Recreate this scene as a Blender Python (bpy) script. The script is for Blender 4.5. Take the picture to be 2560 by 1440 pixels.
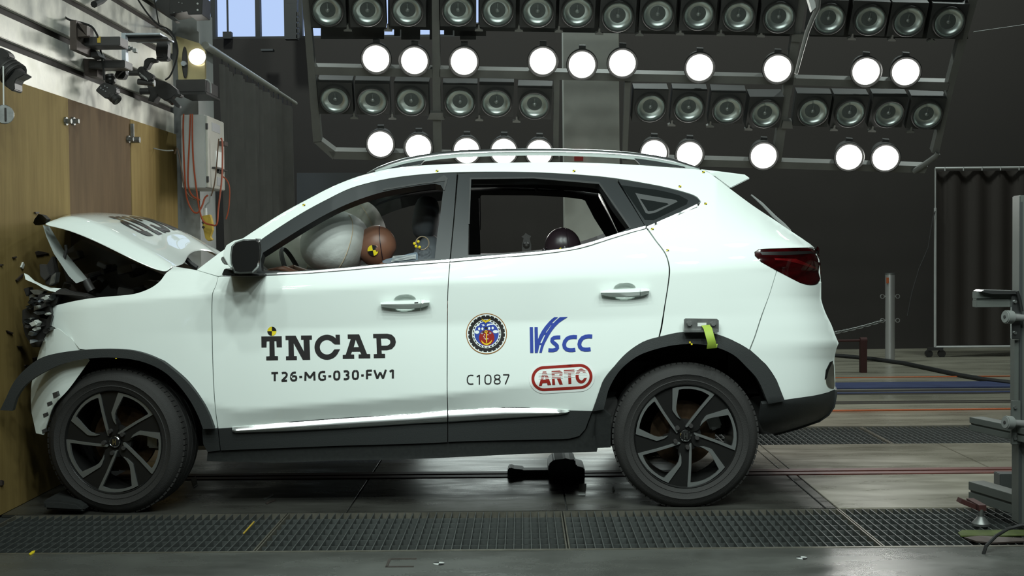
import bpy, bmesh, math, random
import numpy as np
from mathutils import Vector, Matrix, geometry
R=random.Random(7); PI=math.pi
sc=bpy.context.scene
for o in list(bpy.data.objects): bpy.data.objects.remove(o)
COL=sc.collection
# ------------------------------------------------------------------ camera
PITCH,YAW,ROLL,F,CD,CH=0.0316679,-0.0081170,-0.0100461,3074.84,6.63494,1.22221
FW=np.array([math.sin(YAW)*math.cos(PITCH),math.cos(YAW)*math.cos(PITCH),-math.sin(PITCH)])
_r=np.cross(FW,[0,0,1.]);_r/=np.linalg.norm(_r);_u=np.cross(_r,FW)
RT=math.cos(ROLL)*_r+math.sin(ROLL)*_u; UP=-math.sin(ROLL)*_r+math.cos(ROLL)*_u
CP=np.array([0,-CD,CH])
cd=bpy.data.cameras.new('camera');cd.sensor_width=36;cd.lens=F/2560*36;cd.clip_end=100
cam=bpy.data.objects.new('camera',cd);COL.objects.link(cam)
M=Matrix.Identity(4)
for i in range(3): M[i][0]=RT[i];M[i][1]=UP[i];M[i][2]=-FW[i];M[i][3]=CP[i]
cam.matrix_world=M; sc.camera=cam
# ------------------------------------------------------------------ view, world, lamps above the near side, added fill lights
sc.view_settings.view_transform='Standard';sc.view_settings.look='None'
sc.view_settings.exposure=0.0;sc.view_settings.gamma=1.0;sc.view_settings.use_curve_mapping=False
w=bpy.data.worlds.new('world');sc.world=w;w.use_nodes=True
w.node_tree.nodes['Background'].inputs[0].default_value=(.56,.70,1.0,1);w.node_tree.nodes['Background'].inputs[1].default_value=.95
LAMPCOL=(.87,1.0,.955)
def flood(x,y,z,p,tx,ty,tz,size=.22,spread=150):
    l=bpy.data.lights.new('flood_or_fill_light','AREA');l.shape='DISK';l.size=size;l.energy=p;l.color=LAMPCOL;l.spread=math.radians(spread)
    o=bpy.data.objects.new('flood_or_fill_light',l);COL.objects.link(o)  # shared by the near bank and the added unseen fill lights
    o.location=(x,y,z);o.rotation_euler=Vector((tx-x,ty-y,tz-z)).to_track_quat('-Z','Y').to_euler()
NEARP=4.5
for i,(y,z) in enumerate(((-4.3,3.2),(-4.0,3.7),(-3.7,4.2),(-3.4,4.7))):
    for k in range(7):
        if (i+k)%2: continue
        x=-2.0+.80*k+.3*(i%2)
        flood(x,y,z,2*NEARP*(.6,.98,1.0,.95,.84,.66,.5)[k],x*.85+.1,-.6,.75,size=.21,spread=95)
flood(-.9,-3.0,4.3,4.5,-2.45,.6,2.5,spread=80)  # added unseen light, brightens the upper planks of the barrier
for x in(-.3,.75): flood(x,2.7,.6,1.8,x,.2,0,size=1.0,spread=120)      # unseen fill lights added behind the car to brighten the floor beneath
for x in (-3,1,5):
    flood(x,5.0,6.8,150,x,6.2,0,size=.6,spread=180)      # added unseen fill lights that lift the blacks of the back hall
EMIT=55.0
# ------------------------------------------------------------------ helpers
def ray(px,py): return FW*F+RT*(px-1280)-UP*(py-720)
def at(px,py,X=None,Y=None,Z=None):
    d=ray(px,py)
    if X is not None: t=(X-CP[0])/d[0]
    elif Y is not None: t=(Y-CP[1])/d[1]
    else: t=(Z-CP[2])/d[2]
    return Vector(CP+d*t)
def lin(c): 
    c=c/255.; return c/12.92 if c<=.04045 else ((c+.055)/1.055)**2.4
def srgb(r,g,b): return (lin(r),lin(g),lin(b))
OFF={}
def mat(name,col,rough=.5,metal=0,coat=0,emit=None,estr=0,var=0,vscale=6,vcol=None,bump=0,bscale=40,stretch=(1,1,1),trans=0,alpha=1,ior=1.45,rvar=0,spec=.5):
    m=bpy.data.materials.new(name);m.use_nodes=True;nt=m.node_tree;b=nt.nodes['Principled BSDF']
    b.inputs['Base Color'].default_value=(*col,1);b.inputs['Roughness'].default_value=rough;b.inputs['Metallic'].default_value=metal
    b.inputs['Coat Weight'].default_value=coat;b.inputs['Coat Roughness'].default_value=.03
    b.inputs['Transmission Weight'].default_value=trans;b.inputs['Alpha'].default_value=alpha;b.inputs['IOR'].default_value=ior
    b.inputs['Specular IOR Level'].default_value=spec
    if emit: b.inputs['Emission Color'].default_value=(*emit,1);b.inputs['Emission Strength'].default_value=estr
    if var or bump or rvar:
        tc=nt.nodes.new('ShaderNodeTexCoord');mp=nt.nodes.new('ShaderNodeMapping');mp.inputs['Scale'].default_value=stretch
        nt.links.new(tc.outputs['Object'],mp.inputs[0])
        n=nt.nodes.new('ShaderNodeTexNoise');n.inputs['Scale'].default_value=vscale;n.inputs['Detail'].default_value=7;n.inputs['Roughness'].default_value=.62
        nt.links.new(mp.outputs[0],n.inputs['Vector'])
        rp=nt.nodes.new('ShaderNodeValToRGB');rp.color_ramp.elements[0].position=.32;rp.color_ramp.elements[1].position=.68
        nt.links.new(n.outputs[0],rp.inputs[0])
        if var:
            mx=nt.nodes.new('ShaderNodeMix');mx.data_type='RGBA';v=vcol or tuple(c*(1-var) for c in col)
            mx.inputs[6].default_value=(*v,1);mx.inputs[7].default_value=(*col,1)
            nt.links.new(rp.outputs[0],mx.inputs[0]);nt.links.new(mx.outputs[2],b.inputs['Base Color'])
        if rvar:
            mr=nt.nodes.new('ShaderNodeMapRange');mr.inputs[3].default_value=max(0,rough-rvar);mr.inputs[4].default_value=rough+rvar
            nt.links.new(rp.outputs[0],mr.inputs[0]);nt.links.new(mr.outputs[0],b.inputs['Roughness'])
        if bump:
            n2=nt.nodes.new('ShaderNodeTexNoise');n2.inputs['Scale'].default_value=bscale;n2.inputs['Detail'].default_value=4
            nt.links.new(mp.outputs[0],n2.inputs['Vector'])
            bp=nt.nodes.new('ShaderNodeBump');bp.inputs['Strength'].default_value=bump;bp.inputs['Distance'].default_value=.01
            nt.links.new(n2.outputs[0],bp.inputs['Height']);nt.links.new(bp.outputs[0],b.inputs['Normal'])
    return m
MT={}
def MM(k,*a,**kw): MT[k]=mat(k,*a,**kw)
MM('white_paint',(.74,.80,.765),.6,0,coat=1.0,spec=.12)
MM('white_paint_inner',(.50,.54,.52),.45)
MM('trim_black',(.024,.026,.0255),.55,var=.3,vscale=60)
MM('cladding',(.026,.0285,.0285),.62,bump=.15,bscale=300)
MM('frame_black',(.026,.029,.030),.36,spec=.22)
MM('gloss_black',(.012,.0118,.0115),.25,spec=.35)
MM('interior',(.045,.044,.042),.75,var=.3)
MM('headliner',(.03,.031,.03),.9)
MM('chrome',(.86,.88,.87),.12,1)
MM('chrome_bright',(.90,.92,.91),.22,1)
MM('satin_silver',(.60,.62,.62),.28,1)
MM('machined',(.23,.24,.235),.42,.7)
MM('rubber',(.024,.023,.022),.75,bump=.2,bscale=200)
MM('tail_red',(.03,.001,.0016),.08,coat=1,var=.85,vscale=9,stretch=(1,1,3))
MM('dark_glass',(.012,.014,.014),.05,coat=1)
MM('disc_rust',(.075,.045,.025),.5,.7,var=.5,vscale=20)
MM('cast_metal',(.30,.31,.30),.4,.8,var=.4,vscale=20)
MM('airbag',(.55,.57,.545),.55,var=.12,vscale=8,bump=.25,bscale=30)
MM('airbag_cream',(.42,.41,.35),.6,var=.15,vscale=7,bump=.2,bscale=30)
MM('seam',(.45,.36,.25),.8)
MM('dummy_skin',(.19,.088,.055),.42,var=.1)
MM('dummy_dark',(.022,.014,.018),.3)
MM('dummy_suit',(.16,.15,.13),.8,var=.2)
MM('target_yellow',(.78,.62,.02),.5)
MM('target_black',(.008,.008,.008),.5)
MM('seat_fabric',(.13,.145,.16),.75)
MM('decal_black',(.022,.02,.02),.4,coat=.6)
MM('decal_white',(.80,.83,.81),.3,coat=1)
MM('decal_blue',(.035,.065,.33),.35,coat=.6)
MM('decal_red',(.28,.02,.014),.35,coat=.6)
MM('decal_redbright',(.42,.03,.02),.35)
MM('decal_brown',(.30,.12,.02),.35)
MM('decal_yellow',(.75,.52,.03),.35)
MM('decal_grey',(.35,.36,.37),.35)
MM('plywood',(.275,.198,.072),.75,spec=.15,var=.34,vscale=3.5,vcol=(.21,.145,.05),stretch=(1,6,.5),bump=.06,bscale=50)
MM('plywood_brown',(.150,.096,.050),.75,spec=.15,var=.3,vscale=3,stretch=(1,4,.5))
MM('galvanised',(.66,.65,.575),.40,.3,var=.45,vscale=4.5,vcol=(.42,.42,.385),stretch=(1,1.3,1),bump=.12,bscale=9,rvar=.12)
MM('slot_dark',(.028,.022,.018),.7)
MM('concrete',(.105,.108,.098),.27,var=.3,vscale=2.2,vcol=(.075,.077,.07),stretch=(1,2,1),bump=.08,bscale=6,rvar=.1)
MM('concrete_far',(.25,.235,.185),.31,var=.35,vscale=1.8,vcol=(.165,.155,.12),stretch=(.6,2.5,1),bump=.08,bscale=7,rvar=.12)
MM('steel_plate',(.075,.075,.066),.32,.2,var=.5,vscale=3,vcol=(.035,.034,.03),stretch=(.7,2,1),bump=.06,bscale=8,rvar=.14)
MM('pit',(.045,.047,.044),.9)
MM('grating',(.115,.125,.12),.5,.35,var=.4,vscale=12)
MM('grating_edge',(.20,.19,.155),.45,.5,var=.4,vscale=12)
MM('red_paint',(.13,.034,.024),.5,var=.6,vscale=9,stretch=(.5,4,1))
MM('orange',(.45,.11,.035),.5)
MM('blue_mat',(.045,.06,.14),.5,var=.3,vscale=5)
MM('curtain',(.085,.08,.072),.7,var=.2)
MM('back_wall',(.042,.038,.035),.95,spec=.1)
MM('ceiling_dark',(.014,.0135,.0125),.95,spec=.1)
MM('grey_panel',(.055,.058,.058),.7)
MM('pillar',(.66,.67,.60),.7,var=.08)
MM('column_grey',(.36,.37,.36),.6,var=.15,vscale=5)
MM('rig_metal',(.15,.15,.137),.55,.2,var=.15)
MM('lamp_black',(.030,.030,.028),.6)
MM('reflector',(.62,.68,.65),.30,1)
MM('lamp_glass',(.30,.36,.34),.08,alpha=.16)
MM('lamp_lit',(1,1,1),.4,emit=(1.0,1.0,.95),estr=EMIT)
MM('reflection_glow',(1,1,1),.4,emit=(1,.99,.93),estr=5)  # emission standing in for a lamp's reflection on the yellow plate
MM('knob_grey',(.20,.21,.20),.5)
MM('cabinet_grey',(.43,.435,.42),.42,var=.12,vscale=6)
MM('cabinet_door',(.52,.52,.47),.33,.3,var=.15)
MM('cord_orange',(.30,.06,.025),.5)
MM('cord_brown',(.10,.06,.035),.5)
MM('cord_black',(.012,.012,.012),.6)
MM('cord_grey',(.30,.31,.30),.5)
MM('pendant_yellow',(.50,.35,.05),.5,var=.3,vscale=20)
MM('device_black',(.021,.020,.0195),.42)
MM('device_dark',(.035,.033,.032),.45)
MM('bracket_brown',(.075,.058,.05),.5,.3,var=.4,vscale=15)
MM('bracket_silver',(.40,.44,.48),.4,.8)
MM('alu_profile',(.115,.125,.115),.5,.3)
MM('alu_side',(.06,.066,.066),.5,.3)
MM('yellow_plate',(.44,.38,.20),.22,.35,var=.2,vscale=5)
MM('bollard_steel',(.50,.50,.49),.30,.6)
MM('strap_green',(.30,.42,.05),.6)
MM('dirty_green',(.075,.10,.02),.8,var=.5,vscale=12)
MM('dark_red',(.045,.012,.010),.7)
MM('paper',(.6,.62,.6),.7)
MM('blue_glass',(.22,.28,.34),.15,alpha=.55)
MM('pane',(.9,.95,1),.02,trans=1,ior=1.02)
MM('headlight_chrome',(.72,.70,.62),.14,.9)
MM('shard_white',(.6,.62,.58),.4)
MM('shard_dark',(.04,.03,.025),.6)
MM('lens_red',(.11,.004,.005),.15,coat=1,var=.6,vscale=25)
MM('red_box',(.5,.03,.02),.5)
class MB:
    def __init__(s): s.v=[];s.f=[];s.mi=[]
    def add(s,vs,fs,mi=0):
        b=len(s.v);s.v+=[Vector(v) for v in vs];s.f+=[tuple(i+b for i in f) for f in fs];s.mi+=[mi]*len(fs);return s
    def box(s,c,d,rot=None,mi=0):
        c=Vector(c);x,y,z=[q/2 for q in d]
        vs=[Vector(p) for p in ((-x,-y,-z),(x,-y,-z),(x,y,-z),(-x,y,-z),(-x,-y,z),(x,-y,z),(x,y,z),(-x,y,z))]
        if rot is not None: vs=[rot@v for v in vs]
        return s.add([v+c for v in vs],[(0,3,2,1),(4,5,6,7),(0,1,5,4),(1,2,6,5),(2,3,7,6),(3,0,4,7)],mi)
    def bb(s,a,b,mi=0):
        a=Vector(a);b=Vector(b);return s.box((a+b)/2,[abs(q) for q in (b-a)],None,mi)
    def pxbox(s,x0,y0,x1,y1,Y0,Y1,mi=0):
        p=at(x0,y1,Y=Y0);q=at(x1,y0,Y=Y0);return s.bb((p.x,Y0,p.z),(q.x,Y1,q.z),mi)
    def prism(s,pts,d,mi=0):
        pts=[Vector(p) for p in pts];d=Vector(d);n=len(pts)
        fs=[tuple(range(n)),tuple(range(2*n-1,n-1,-1))]+[(i,n+i,n+(i+1)%n,(i+1)%n) for i in range(n)]
        return s.add(pts+[p+d for p in pts],fs,mi)
    def pxprism(s,poly,Y0,Y1,mi=0):
        return s.prism([at(x,y,Y=Y0) for x,y in poly],(0,Y1-Y0,0),mi)
    def cyl(s,a,b,r,r2=None,n=16,mi=0,caps=True):
        a=Vector(a);b=Vector(b);r2=r if r2 is None else r2;d=(b-a).normalized()
        u=d.orthogonal().normalized();v=d.cross(u);vs=[]
        for k in range(n):
            t=2*PI*k/n;e=u*math.cos(t)+v*math.sin(t);vs+=[a+e*r,b+e*r2]
        fs=[(2*k,2*((k+1)%n),2*((k+1)%n)+1,2*k+1) for k in range(n)]
        if caps: fs+=[tuple(range(2*n-2,-1,-2)),tuple(range(1,2*n,2))]
        return s.add(vs,fs,mi)
    def tube(s,path,r,n=8,mi=0,rr=None):
        P=[Vector(p) for p in path];m=len(P);vs=[];fs=[];u=None
        for i in range(m):
            d=(P[min(i+1,m-1)]-P[max(i-1,0)]).normalized()
            if u is None: u=d.orthogonal().normalized()
            else:
                u=(u-d*u.dot(d));u=u.normalized() if u.length>1e-6 else d.orthogonal().normalized()
            v=d.cross(u);q=r if rr is None else rr[i]
            for k in range(n):
                t=2*PI*k/n;vs.append(P[i]+(u*math.cos(t)+v*math.sin(t))*q)
        for i in range(m-1):
            for k in range(n):
                a=i*n+k;b=i*n+(k+1)%n;fs.append((a,b,b+n,a+n))
        fs+=[tuple(range(n-1,-1,-1)),tuple(range((m-1)*n,m*n))]
        return s.add(vs,fs,mi)
    def lathe(s,prof,n=48,Mx=None,mi=0,close=False):
        # profile (r, h) turned around local Z
        vs=[];m=len(prof);Mx=Mx or Matrix.Identity(4)
        for k in range(n):
            t=2*PI*k/n
            for r,h in prof: vs.append(Mx@Vector((r*math.cos(t),r*math.sin(t),h)))
        fs=[]
        for k in range(n):
            k2=(k+1)%n
            for i in range(m if close else m-1):
                j=(i+1)%m;fs.append((k*m+i,k2*m+i,k2*m+j,k*m+j))
        return s.add(vs,fs,mi)
    def sphere(s,c,r,n=20,mi=0,fn=None):
        c=Vector(c);r=Vector(r) if not isinstance(r,(int,float)) else Vector((r,r,r));vs=[];h=n//2
        for i in range(h+1):
            for k in range(n):
                a=PI*i/h;t=2*PI*k/n;q=Vector((math.sin(a)*math.cos(t),math.sin(a)*math.sin(t),math.cos(a)))
                if fn: q=fn(q)
                vs.append(c+Vector((q.x*r.x,q.y*r.y,q.z*r.z)))
        fs=[(i*n+k,(i+1)*n+k,(i+1)*n+(k+1)%n,i*n+(k+1)%n) for i in range(h) for k in range(n)]
        return s.add(vs,fs,mi)
    def mesh(s,name,mats,smooth=False,bevel=0):
        me=bpy.data.meshes.new(name);me.from_pydata(s.v,[],s.f)
        for k in (mats if isinstance(mats,(list,tuple)) else [mats]): me.materials.append(MT[k])
        me.polygons.foreach_set('material_index',s.mi)
        bm=bmesh.new();bm.from_mesh(me);bmesh.ops.remove_doubles(bm,verts=bm.verts,dist=1e-6);bmesh.ops.dissolve_degenerate(bm,edges=bm.edges,dist=1e-7);bmesh.ops.recalc_face_normals(bm,faces=bm.faces)
        if bevel: bmesh.ops.bevel(bm,geom=[e for e in bm.edges if len(e.link_faces)==2 and e.calc_face_angle(0)>.6],offset=bevel,segments=2,affect='EDGES',clamp_overlap=True)
        bm.to_mesh(me);bm.free()
        if smooth:
            me.polygons.foreach_set('use_smooth',[True]*len(me.polygons))
            me.set_sharp_from_angle(angle=math.radians(38))
        return me
    def build(s,name,mats,parent=None,smooth=False,bevel=0,label=None):
        return link(name,s.mesh(name,mats,smooth,bevel),parent,label)
def link(name,me,parent=None,label=None,world=True):
    o=bpy.data.objects.new(name,me);COL.objects.link(o)
    if parent is not None:
        o.parent=parent
        if world: o.location=-OFF.get(parent.name,Vector((0,0,0)))
    OFF[o.name]=Vector((0,0,0))
    if label: o['label']=label
    return o
def thing(name,label,cat,loc=(0,0,0),group=None):
    o=bpy.data.objects.new(name,None);COL.objects.link(o);o.location=loc;o.empty_display_size=.1
    OFF[o.name]=Vector(loc);tag(o,label,cat,group);return o
def tag(o,label,cat,group=None):
    o['label']=label;o['category']=cat
    if group:o['group']=group
    return o
def struct(o): o['kind']='structure';return o
def ctree(o,parent=None,Mx=None):
    c=o.copy();COL.objects.link(c)
    if parent is not None:c.parent=parent
    for ch in list(o.children): ctree(ch,c)
    return c
ORD=['first','second','third','fourth','fifth','sixth','seventh','eighth','ninth','tenth','eleventh','twelfth','thirteenth','fourteenth','fifteenth','sixteenth']
# ================================================================== SETTING
YO,YI,XW=1.6612,0.9276,-2.4544
XR=7.5;YB=7.9;YN=-9.5;XL=-8.0;H=7.5
m=MB()
m.bb((XW-.3,YN,-.25),(XR,-YO,0));                                         # near slab
m.build_floor=None
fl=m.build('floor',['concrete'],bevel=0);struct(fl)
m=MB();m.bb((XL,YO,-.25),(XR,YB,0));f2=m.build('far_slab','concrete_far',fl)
m=MB()
for s in(-1,1): m.bb((XL if s>0 else XW-.3,s*YI,-.35),(XR,s*YO,-.13))
m.bb((XL,-.05,-.35),(XR,.05,-.06));m.build('pit_bed','pit',fl)
m=MB()
for s in(-1,1): m.bb((XL if s>0 else XW-.3,s*.05,-.25),(XR,s*YI,-.015))
m.build('plate_bed','pit',fl)
def plates(y0,y1,xs,mats):
    for (a,b,k) in zip(xs[:-1],xs[1:],mats):
        q=MB();q.bb((a+.004,y0+.003,-.015),(b-.004,y1-.003,0));q.build('floor_plate',k,fl,bevel=.002)
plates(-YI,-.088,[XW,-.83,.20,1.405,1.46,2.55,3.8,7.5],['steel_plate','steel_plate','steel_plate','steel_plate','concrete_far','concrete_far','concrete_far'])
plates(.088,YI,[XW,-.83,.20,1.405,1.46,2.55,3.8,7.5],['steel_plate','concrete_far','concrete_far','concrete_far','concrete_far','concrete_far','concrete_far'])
for s in(-1,1):
    q=MB();q.bb((XW,s*.014,-.05),(XR,s*.085,.004));struct(q.build('trim_%d'%(1 if s<0 else 2),'red_paint',bevel=.003))
q=MB();q.bb((XW,-.014,-.055),(XR,.014,-.035));q.build('rail_slot_floor','slot_dark',fl)
for y,wd,k,n in((1.672,.022,'grating_edge',3),(-1.672,.02,'grating_edge',4)):
    q=MB();q.bb((XW,y-wd/2,-.02),(XR,y+wd/2,.0015));struct(q.build('trim_%d'%n,k))
# gratings
def grating(x0,y0,label,pitch=.0356,nx=7):
    g=thing('floor_grating',label,'grating',(x0,y0,0),'steel floor gratings')
    W_,D_=1.275,YO-YI-.012
    q=MB()
    for a in((0,0,.006,D_),(W_-.006,0,W_,D_)): q.bb((x0+a[0],y0+a[1],-.034),(x0+a[2],y0+a[3],-.001))
    for yy in(0,D_-.005): q.bb((x0,y0+yy,-.034),(x0+W_,y0+yy+.005,-.002))
    q.build('frame','grating_edge',g)
    n=int(W_/pitch)
    if 'bar' not in GM:
        b=MB();b.box((0,0,0),(.0042,D_-.01,.030));GM['bar']=b.mesh('bar','grating')
        b=MB();b.box((0,0,0),(W_-.012,.0042,.022));GM['rod']=b.mesh('cross_bar','grating')
    for k in range(1,n):
        o=link('bar',GM['bar'],g,world=False);o.location=(W_*k/n,D_/2,-.017)
    for k in range(1,nx):
        o=link('cross_bar',GM['rod'],g,world=False);o.location=(W_/2,D_*k/nx,-.0195)
    return g
GM={}
gx=1.4617
for i,l in((-3,'dark steel grating panel against the plywood barrier, below the front wheel'),(-2,'dark steel grating panel below the front door and sill'),(-1,'dark steel grating panel below the rear door'),(0,'steel grating panel left of the green strap, in front of the rear wheel'),):
    pass
lab=['dark steel grating panel beside the plywood barrier under the front wheel','steel floor grating panel in front of the front door','steel floor grating panel in front of the rear door and rear wheel','near steel floor grating panel under the aluminium stand at right']
for i in range(4): grating(1.4617-1.281*(3-i),-YO+.006,lab[i])
lab=['far steel floor grating panel just behind the rear wheel','far steel floor grating panel at right behind the aluminium stand']
for i in range(2): grating(1.00+1.281*i,YI+.006,lab[i])
# far floor marks
def strip(n,y0,y1,k,z=.003,x0=-1,x1=XR):
    q=MB();q.bb((x0,y0,0),(x1,y1,z));struct(q.build('trim_%d'%n,k))
def yfl(px,py): return at(px,py,Z=0).y
def ystrip(n,ya,yb,k,px=2250,z=.004): strip(n,yfl(px,yb),yfl(px,ya),k,z)
ystrip(5,958,972,'blue_mat',z=.012);ystrip(6,975,978.5,'slot_dark');ystrip(7,981,983.5,'blue_mat',z=.006);ystrip(8,984,986,'slot_dark')
ystrip(9,1003,1005,'slot_dark');ystrip(10,1007,1009,'slot_dark')
q=MB();a=at(2040,1027.5,Z=.006);b=at(2540,1022,Z=.006);q.tube([a+(a-b)*.8,a,a.lerp(b,.35)+Vector((0,.012,0)),a.lerp(b,.7),b,b+(b-a)],.007)
tag(q.build('orange_hose','orange',smooth=True),'orange hose lying straight on the floor behind the car','hose')
q=MB();a=at(2100,944,Z=.005);b=at(2540,940,Z=.005);q.tube([a+(a-b)*1.5,a,b,b+(b-a)],.005)
tag(q.build('orange_line','orange',smooth=True),'thin orange cord on the floor beyond the blue strip','cord')
# room shell
def wall(name,a,b,k='back_wall'):
    q=MB();q.bb(a,b);return struct(q.build(name,k))
WIN=(at(440,99,Y=YB),at(1215,99,Y=YB))
wz=WIN[0].z
wall('wall_back',(XL,YB,-.2),(XR,YB+.15,wz))
wall('wall_back_right',(WIN[1].x,YB,wz),(XR,YB+.15,H))
wall('wall_back_left',(XL,YB,wz),(WIN[0].x-1.2,YB+.15,H))
wall('wall_back_top',(WIN[0].x-1.2,YB,wz+.8),(WIN[1].x,YB+.15,H))
wall('wall_right',(XR,YN,-.2),(XR+.15,YB+.15,H))
wall('wall_far_left',(XL-.15,2.2,-.2),(XL,YB+.15,H))
wall('wall_front',(XL,YN-.15,-.2),(XR+.15,YN,H))
wall('wall_left_upper',(XL,2.05,5.2),(XW,2.2,H))
wall('wall_left_side',(XW-1.0,YN,4.6),(XW-.7,2.2,H))
wall('ceiling',(XL-.15,YN-.15,H),(XR+.15,YB+.15,H+.15),'ceiling_dark')
# windows: mullions and panes
xe=[440,470,541-12,541,650-12+2,652,716,755,860,966,1075,1200]
fr=[(400,462),(529,541),(640,652),(712,757),(862,874),(1000,1012),(1130,1142),(1200,1230)]
for i in range(len(fr)-1):
    a=at(fr[i][1],100,Y=YB+.05).x;b=at(fr[i+1][0],100,Y=YB+.05).x
    wn=MB();p0=a-.05 if i else a
    wn.bb((at(fr[i][0],100,Y=YB+.05).x,YB+.02,wz),(a,YB+.12,wz+.8));wn.bb((a,YB+.02,wz-.02),(b,YB+.12,wz+.03));wn.bb((a,YB+.02,wz+.75),(b,YB+.12,wz+.8))
    if i==len(fr)-2: wn.bb((b,YB+.02,wz),(WIN[1].x,YB+.12,wz+.8))
    wo=struct(wn.build('window_%d'%(i+1),'lamp_black'))
    pn=MB();pn.bb((a,YB+.08,wz+.03),(b,YB+.086,wz+.75));pn.build('pane','pane',wo)
q=MB();p=at(570,98,Y=YB-.05);q.bb((p.x-.01,YB-.06,p.z),(p.x+.01,YB-.045,p.z+.8));q.box((p.x,YB-.06,p.z+.04),(.1,.08,.08))
tag(q.build('window_pull_rod','lamp_black'),'thin dark rod hanging in front of the second window pane','rod')
q=MB();q.pxbox(712,8,742,98,YB-.4,YB-.3);
for k in range(5): q.pxbox(741,30+k*14,748,40+k*14,YB-.4,YB-.38)
q.pxprism([(716,8),(728,-20),(745,-20),(742,8)],YB-.4,YB-.3)
tag(q.build('perforated_cabinet','lamp_black'),'dark perforated cabinet silhouetted against the right window pane','cabinet')
q=MB();q.pxbox(652,122,682,127,YB-.3,YB-.2);tag(q.build('wall_light_tube','grey_panel'),'short pale tube fixture below the windows','fixture')
q=MB();q.pxprism([(742,432),(900,432),(925,440),(925,760),(742,760)],6.4,6.9);
p=at(742,760,Y=6.4);q.bb((p.x,6.4,0),(at(925,700,Y=6.4).x,6.9,p.z))
tag(q.build('grey_screen_panel','grey_panel'),'dark grey upright panel beyond the windscreen','panel')
# barrier (left wall)
bar=MB();bar.bb((XW-.7,-5.5,-.2),(XW-.05,2.19,5.2));wl=struct(bar.build('wall_left','slot_dark'))
def zw(px,py): return at(px,py,X=XW-.02).z
sl=[(zw(442,284),zw(0,97)),]
z1=zw(100,142);                                                   # placeholder heights from the photographed slots
slots=[zw(150,158),zw(100,72),zw(220,18),zw(380,56),zw(400,18)]
slots=sorted(set(round(s,3) for s in slots))
SL0=zw(0,101.);SL=[]
for (x,y) in ((221,191),(150,91),(262,49),(370,48),(400,22)): SL.append(zw(x,y))
slots=SL
ztop=zw(220,265)
edges=[ztop]+[None]
zs=sorted(slots);hw=.021
low=ztop
k=0
for zc in zs+[5.2+hw]:
    hi=min(zc-hw,5.2)
    if hi-low>.03:
        q=MB();q.bb((XW-.05,-5.5,low),(XW-.02,2.17,hi));q.build('metal_plank','galvanised',wl,bevel=.003)
    low=zc+hw
ys=[-5.2,-4.15,-3.1,-2.05,-.998,.052,1.117,2.15]
for i,(a,b) in enumerate(zip(ys[:-1],ys[1:])):
    q=MB();q.bb((XW-.05,a+.001,0),(XW-(.0 if i!=5 else .003),b-.001,ztop-.002));q.build('plywood_panel','plywood_brown' if i==5 else 'plywood',wl,label='darker brown plywood panel' if i==5 else None)
def wallbolt(px,py):
    p=at(px,py,X=XW);q=MB();q.cyl((XW-.01,p.y,p.z),(XW+.010,p.y,p.z),.023,n=12);q.cyl((XW+.008,p.y,p.z),(XW+.034,p.y,p.z),.014,n=6);return q
for px,l in((163,'left one of the two bolts near the top of the brown plywood'),(182,'right one of the two bolts near the top of the brown plywood')):
    tag(wallbolt(px,303).build('anchor_bolt','cast_metal'),l,'bolt')
# column and cabinet
q=MB();q.bb((-2.62,2.30,0),(-2.333,2.75,3.0));struct(q.build('trim_11','column_grey'))
q=MB();q.prism([at(x,y,Y=2.28) for x,y in((440,46),(452,50),(497,80),(498,120),(440,120))],(0,.02,0));q.build('plate','column_grey')
o=bpy.data.objects['plate'];o.name='grey_gusset_plate';tag(o,'grey gusset plate at the top of the column','plate')
t=thing('end_plate','yellowed glossy plate with dark oval hole at the barrier end','plate',at(475,198,Y=2.2))
q=MB();q.pxprism([(440,90),(498,108),(512,126),(512,198),(446,199)],2.20,2.24);q.build('sheet','yellow_plate',t)
q=MB();c=at(463,157,Y=2.195);q.lathe([(0,0),(.055,0),(.06,.01)],20,Matrix.Translation(c)@Matrix.Rotation(PI/2,4,'X')@Matrix.Diagonal((.35,1.9,1,1)));q.build('oval_hole','device_dark',t)
q=MB();c=at(461,160,Y=2.19);q.cyl(c,c+Vector((0,-.03,0)),.02,n=6);q.build('bolt','bracket_silver',t)
lt=thing('round_reflection','glowing disc standing for a lamp reflection at the right edge of the yellowed plate','reflection',at(492,142,Y=2.17))
c=at(493,142,Y=2.17);q=MB();q.lathe([(0,.012),(.05,.012),(.058,.0)],28,Matrix.Translation(c)@Matrix.Rotation(PI/2,4,'X')@Matrix.Diagonal((1.05,1.0,1,1)));q.build('lens','reflection_glow',lt)  # glowing disc added in place of the plate's lamp reflection
q=MB();q.cyl(c+Vector((0,0.004,0)),c+Vector((0,.028,0)),.05,.04);q.build('housing','lamp_black',lt)  # dark backing of the added disc
t=thing('black_beam','black rectangular beam with a wire handle below the yellowed plate','beam',at(480,236,Y=1.9))
q=MB();q.pxbox(440,198,513,230,1.75,2.1);q.build('tube','device_dark',t,bevel=.004)
q=MB();q.pxbox(444,230,516,236,1.72,2.1);q.build('tray','device_black',t)
q=MB();q.tube([at(x,y,Y=1.8) for x,y in((513,200),(520,201),(526,208),(527,233))],.006);q.build('handle','cord_grey',t,smooth=True)
cb=thing('control_cabinet','light grey metal control cabinet hung on the column beside the plywood','cabinet',(-2.24,2.05,1.6))
X0,X1=-2.325,-2.154;cz0=at(520,470,Y=1.8).z;cz1=at(520,286,Y=1.8).z
q=MB();q.bb((X0,1.8,cz0),(X1-.006,2.29,cz1));q.build('body','cabinet_grey',cb,bevel=.006)
q=MB();q.bb((X1-.006,1.808,cz0+.005),(X1+.008,2.285,cz1-.005));dr=q.build('door','cabinet_door',cb,bevel=.004)
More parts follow.
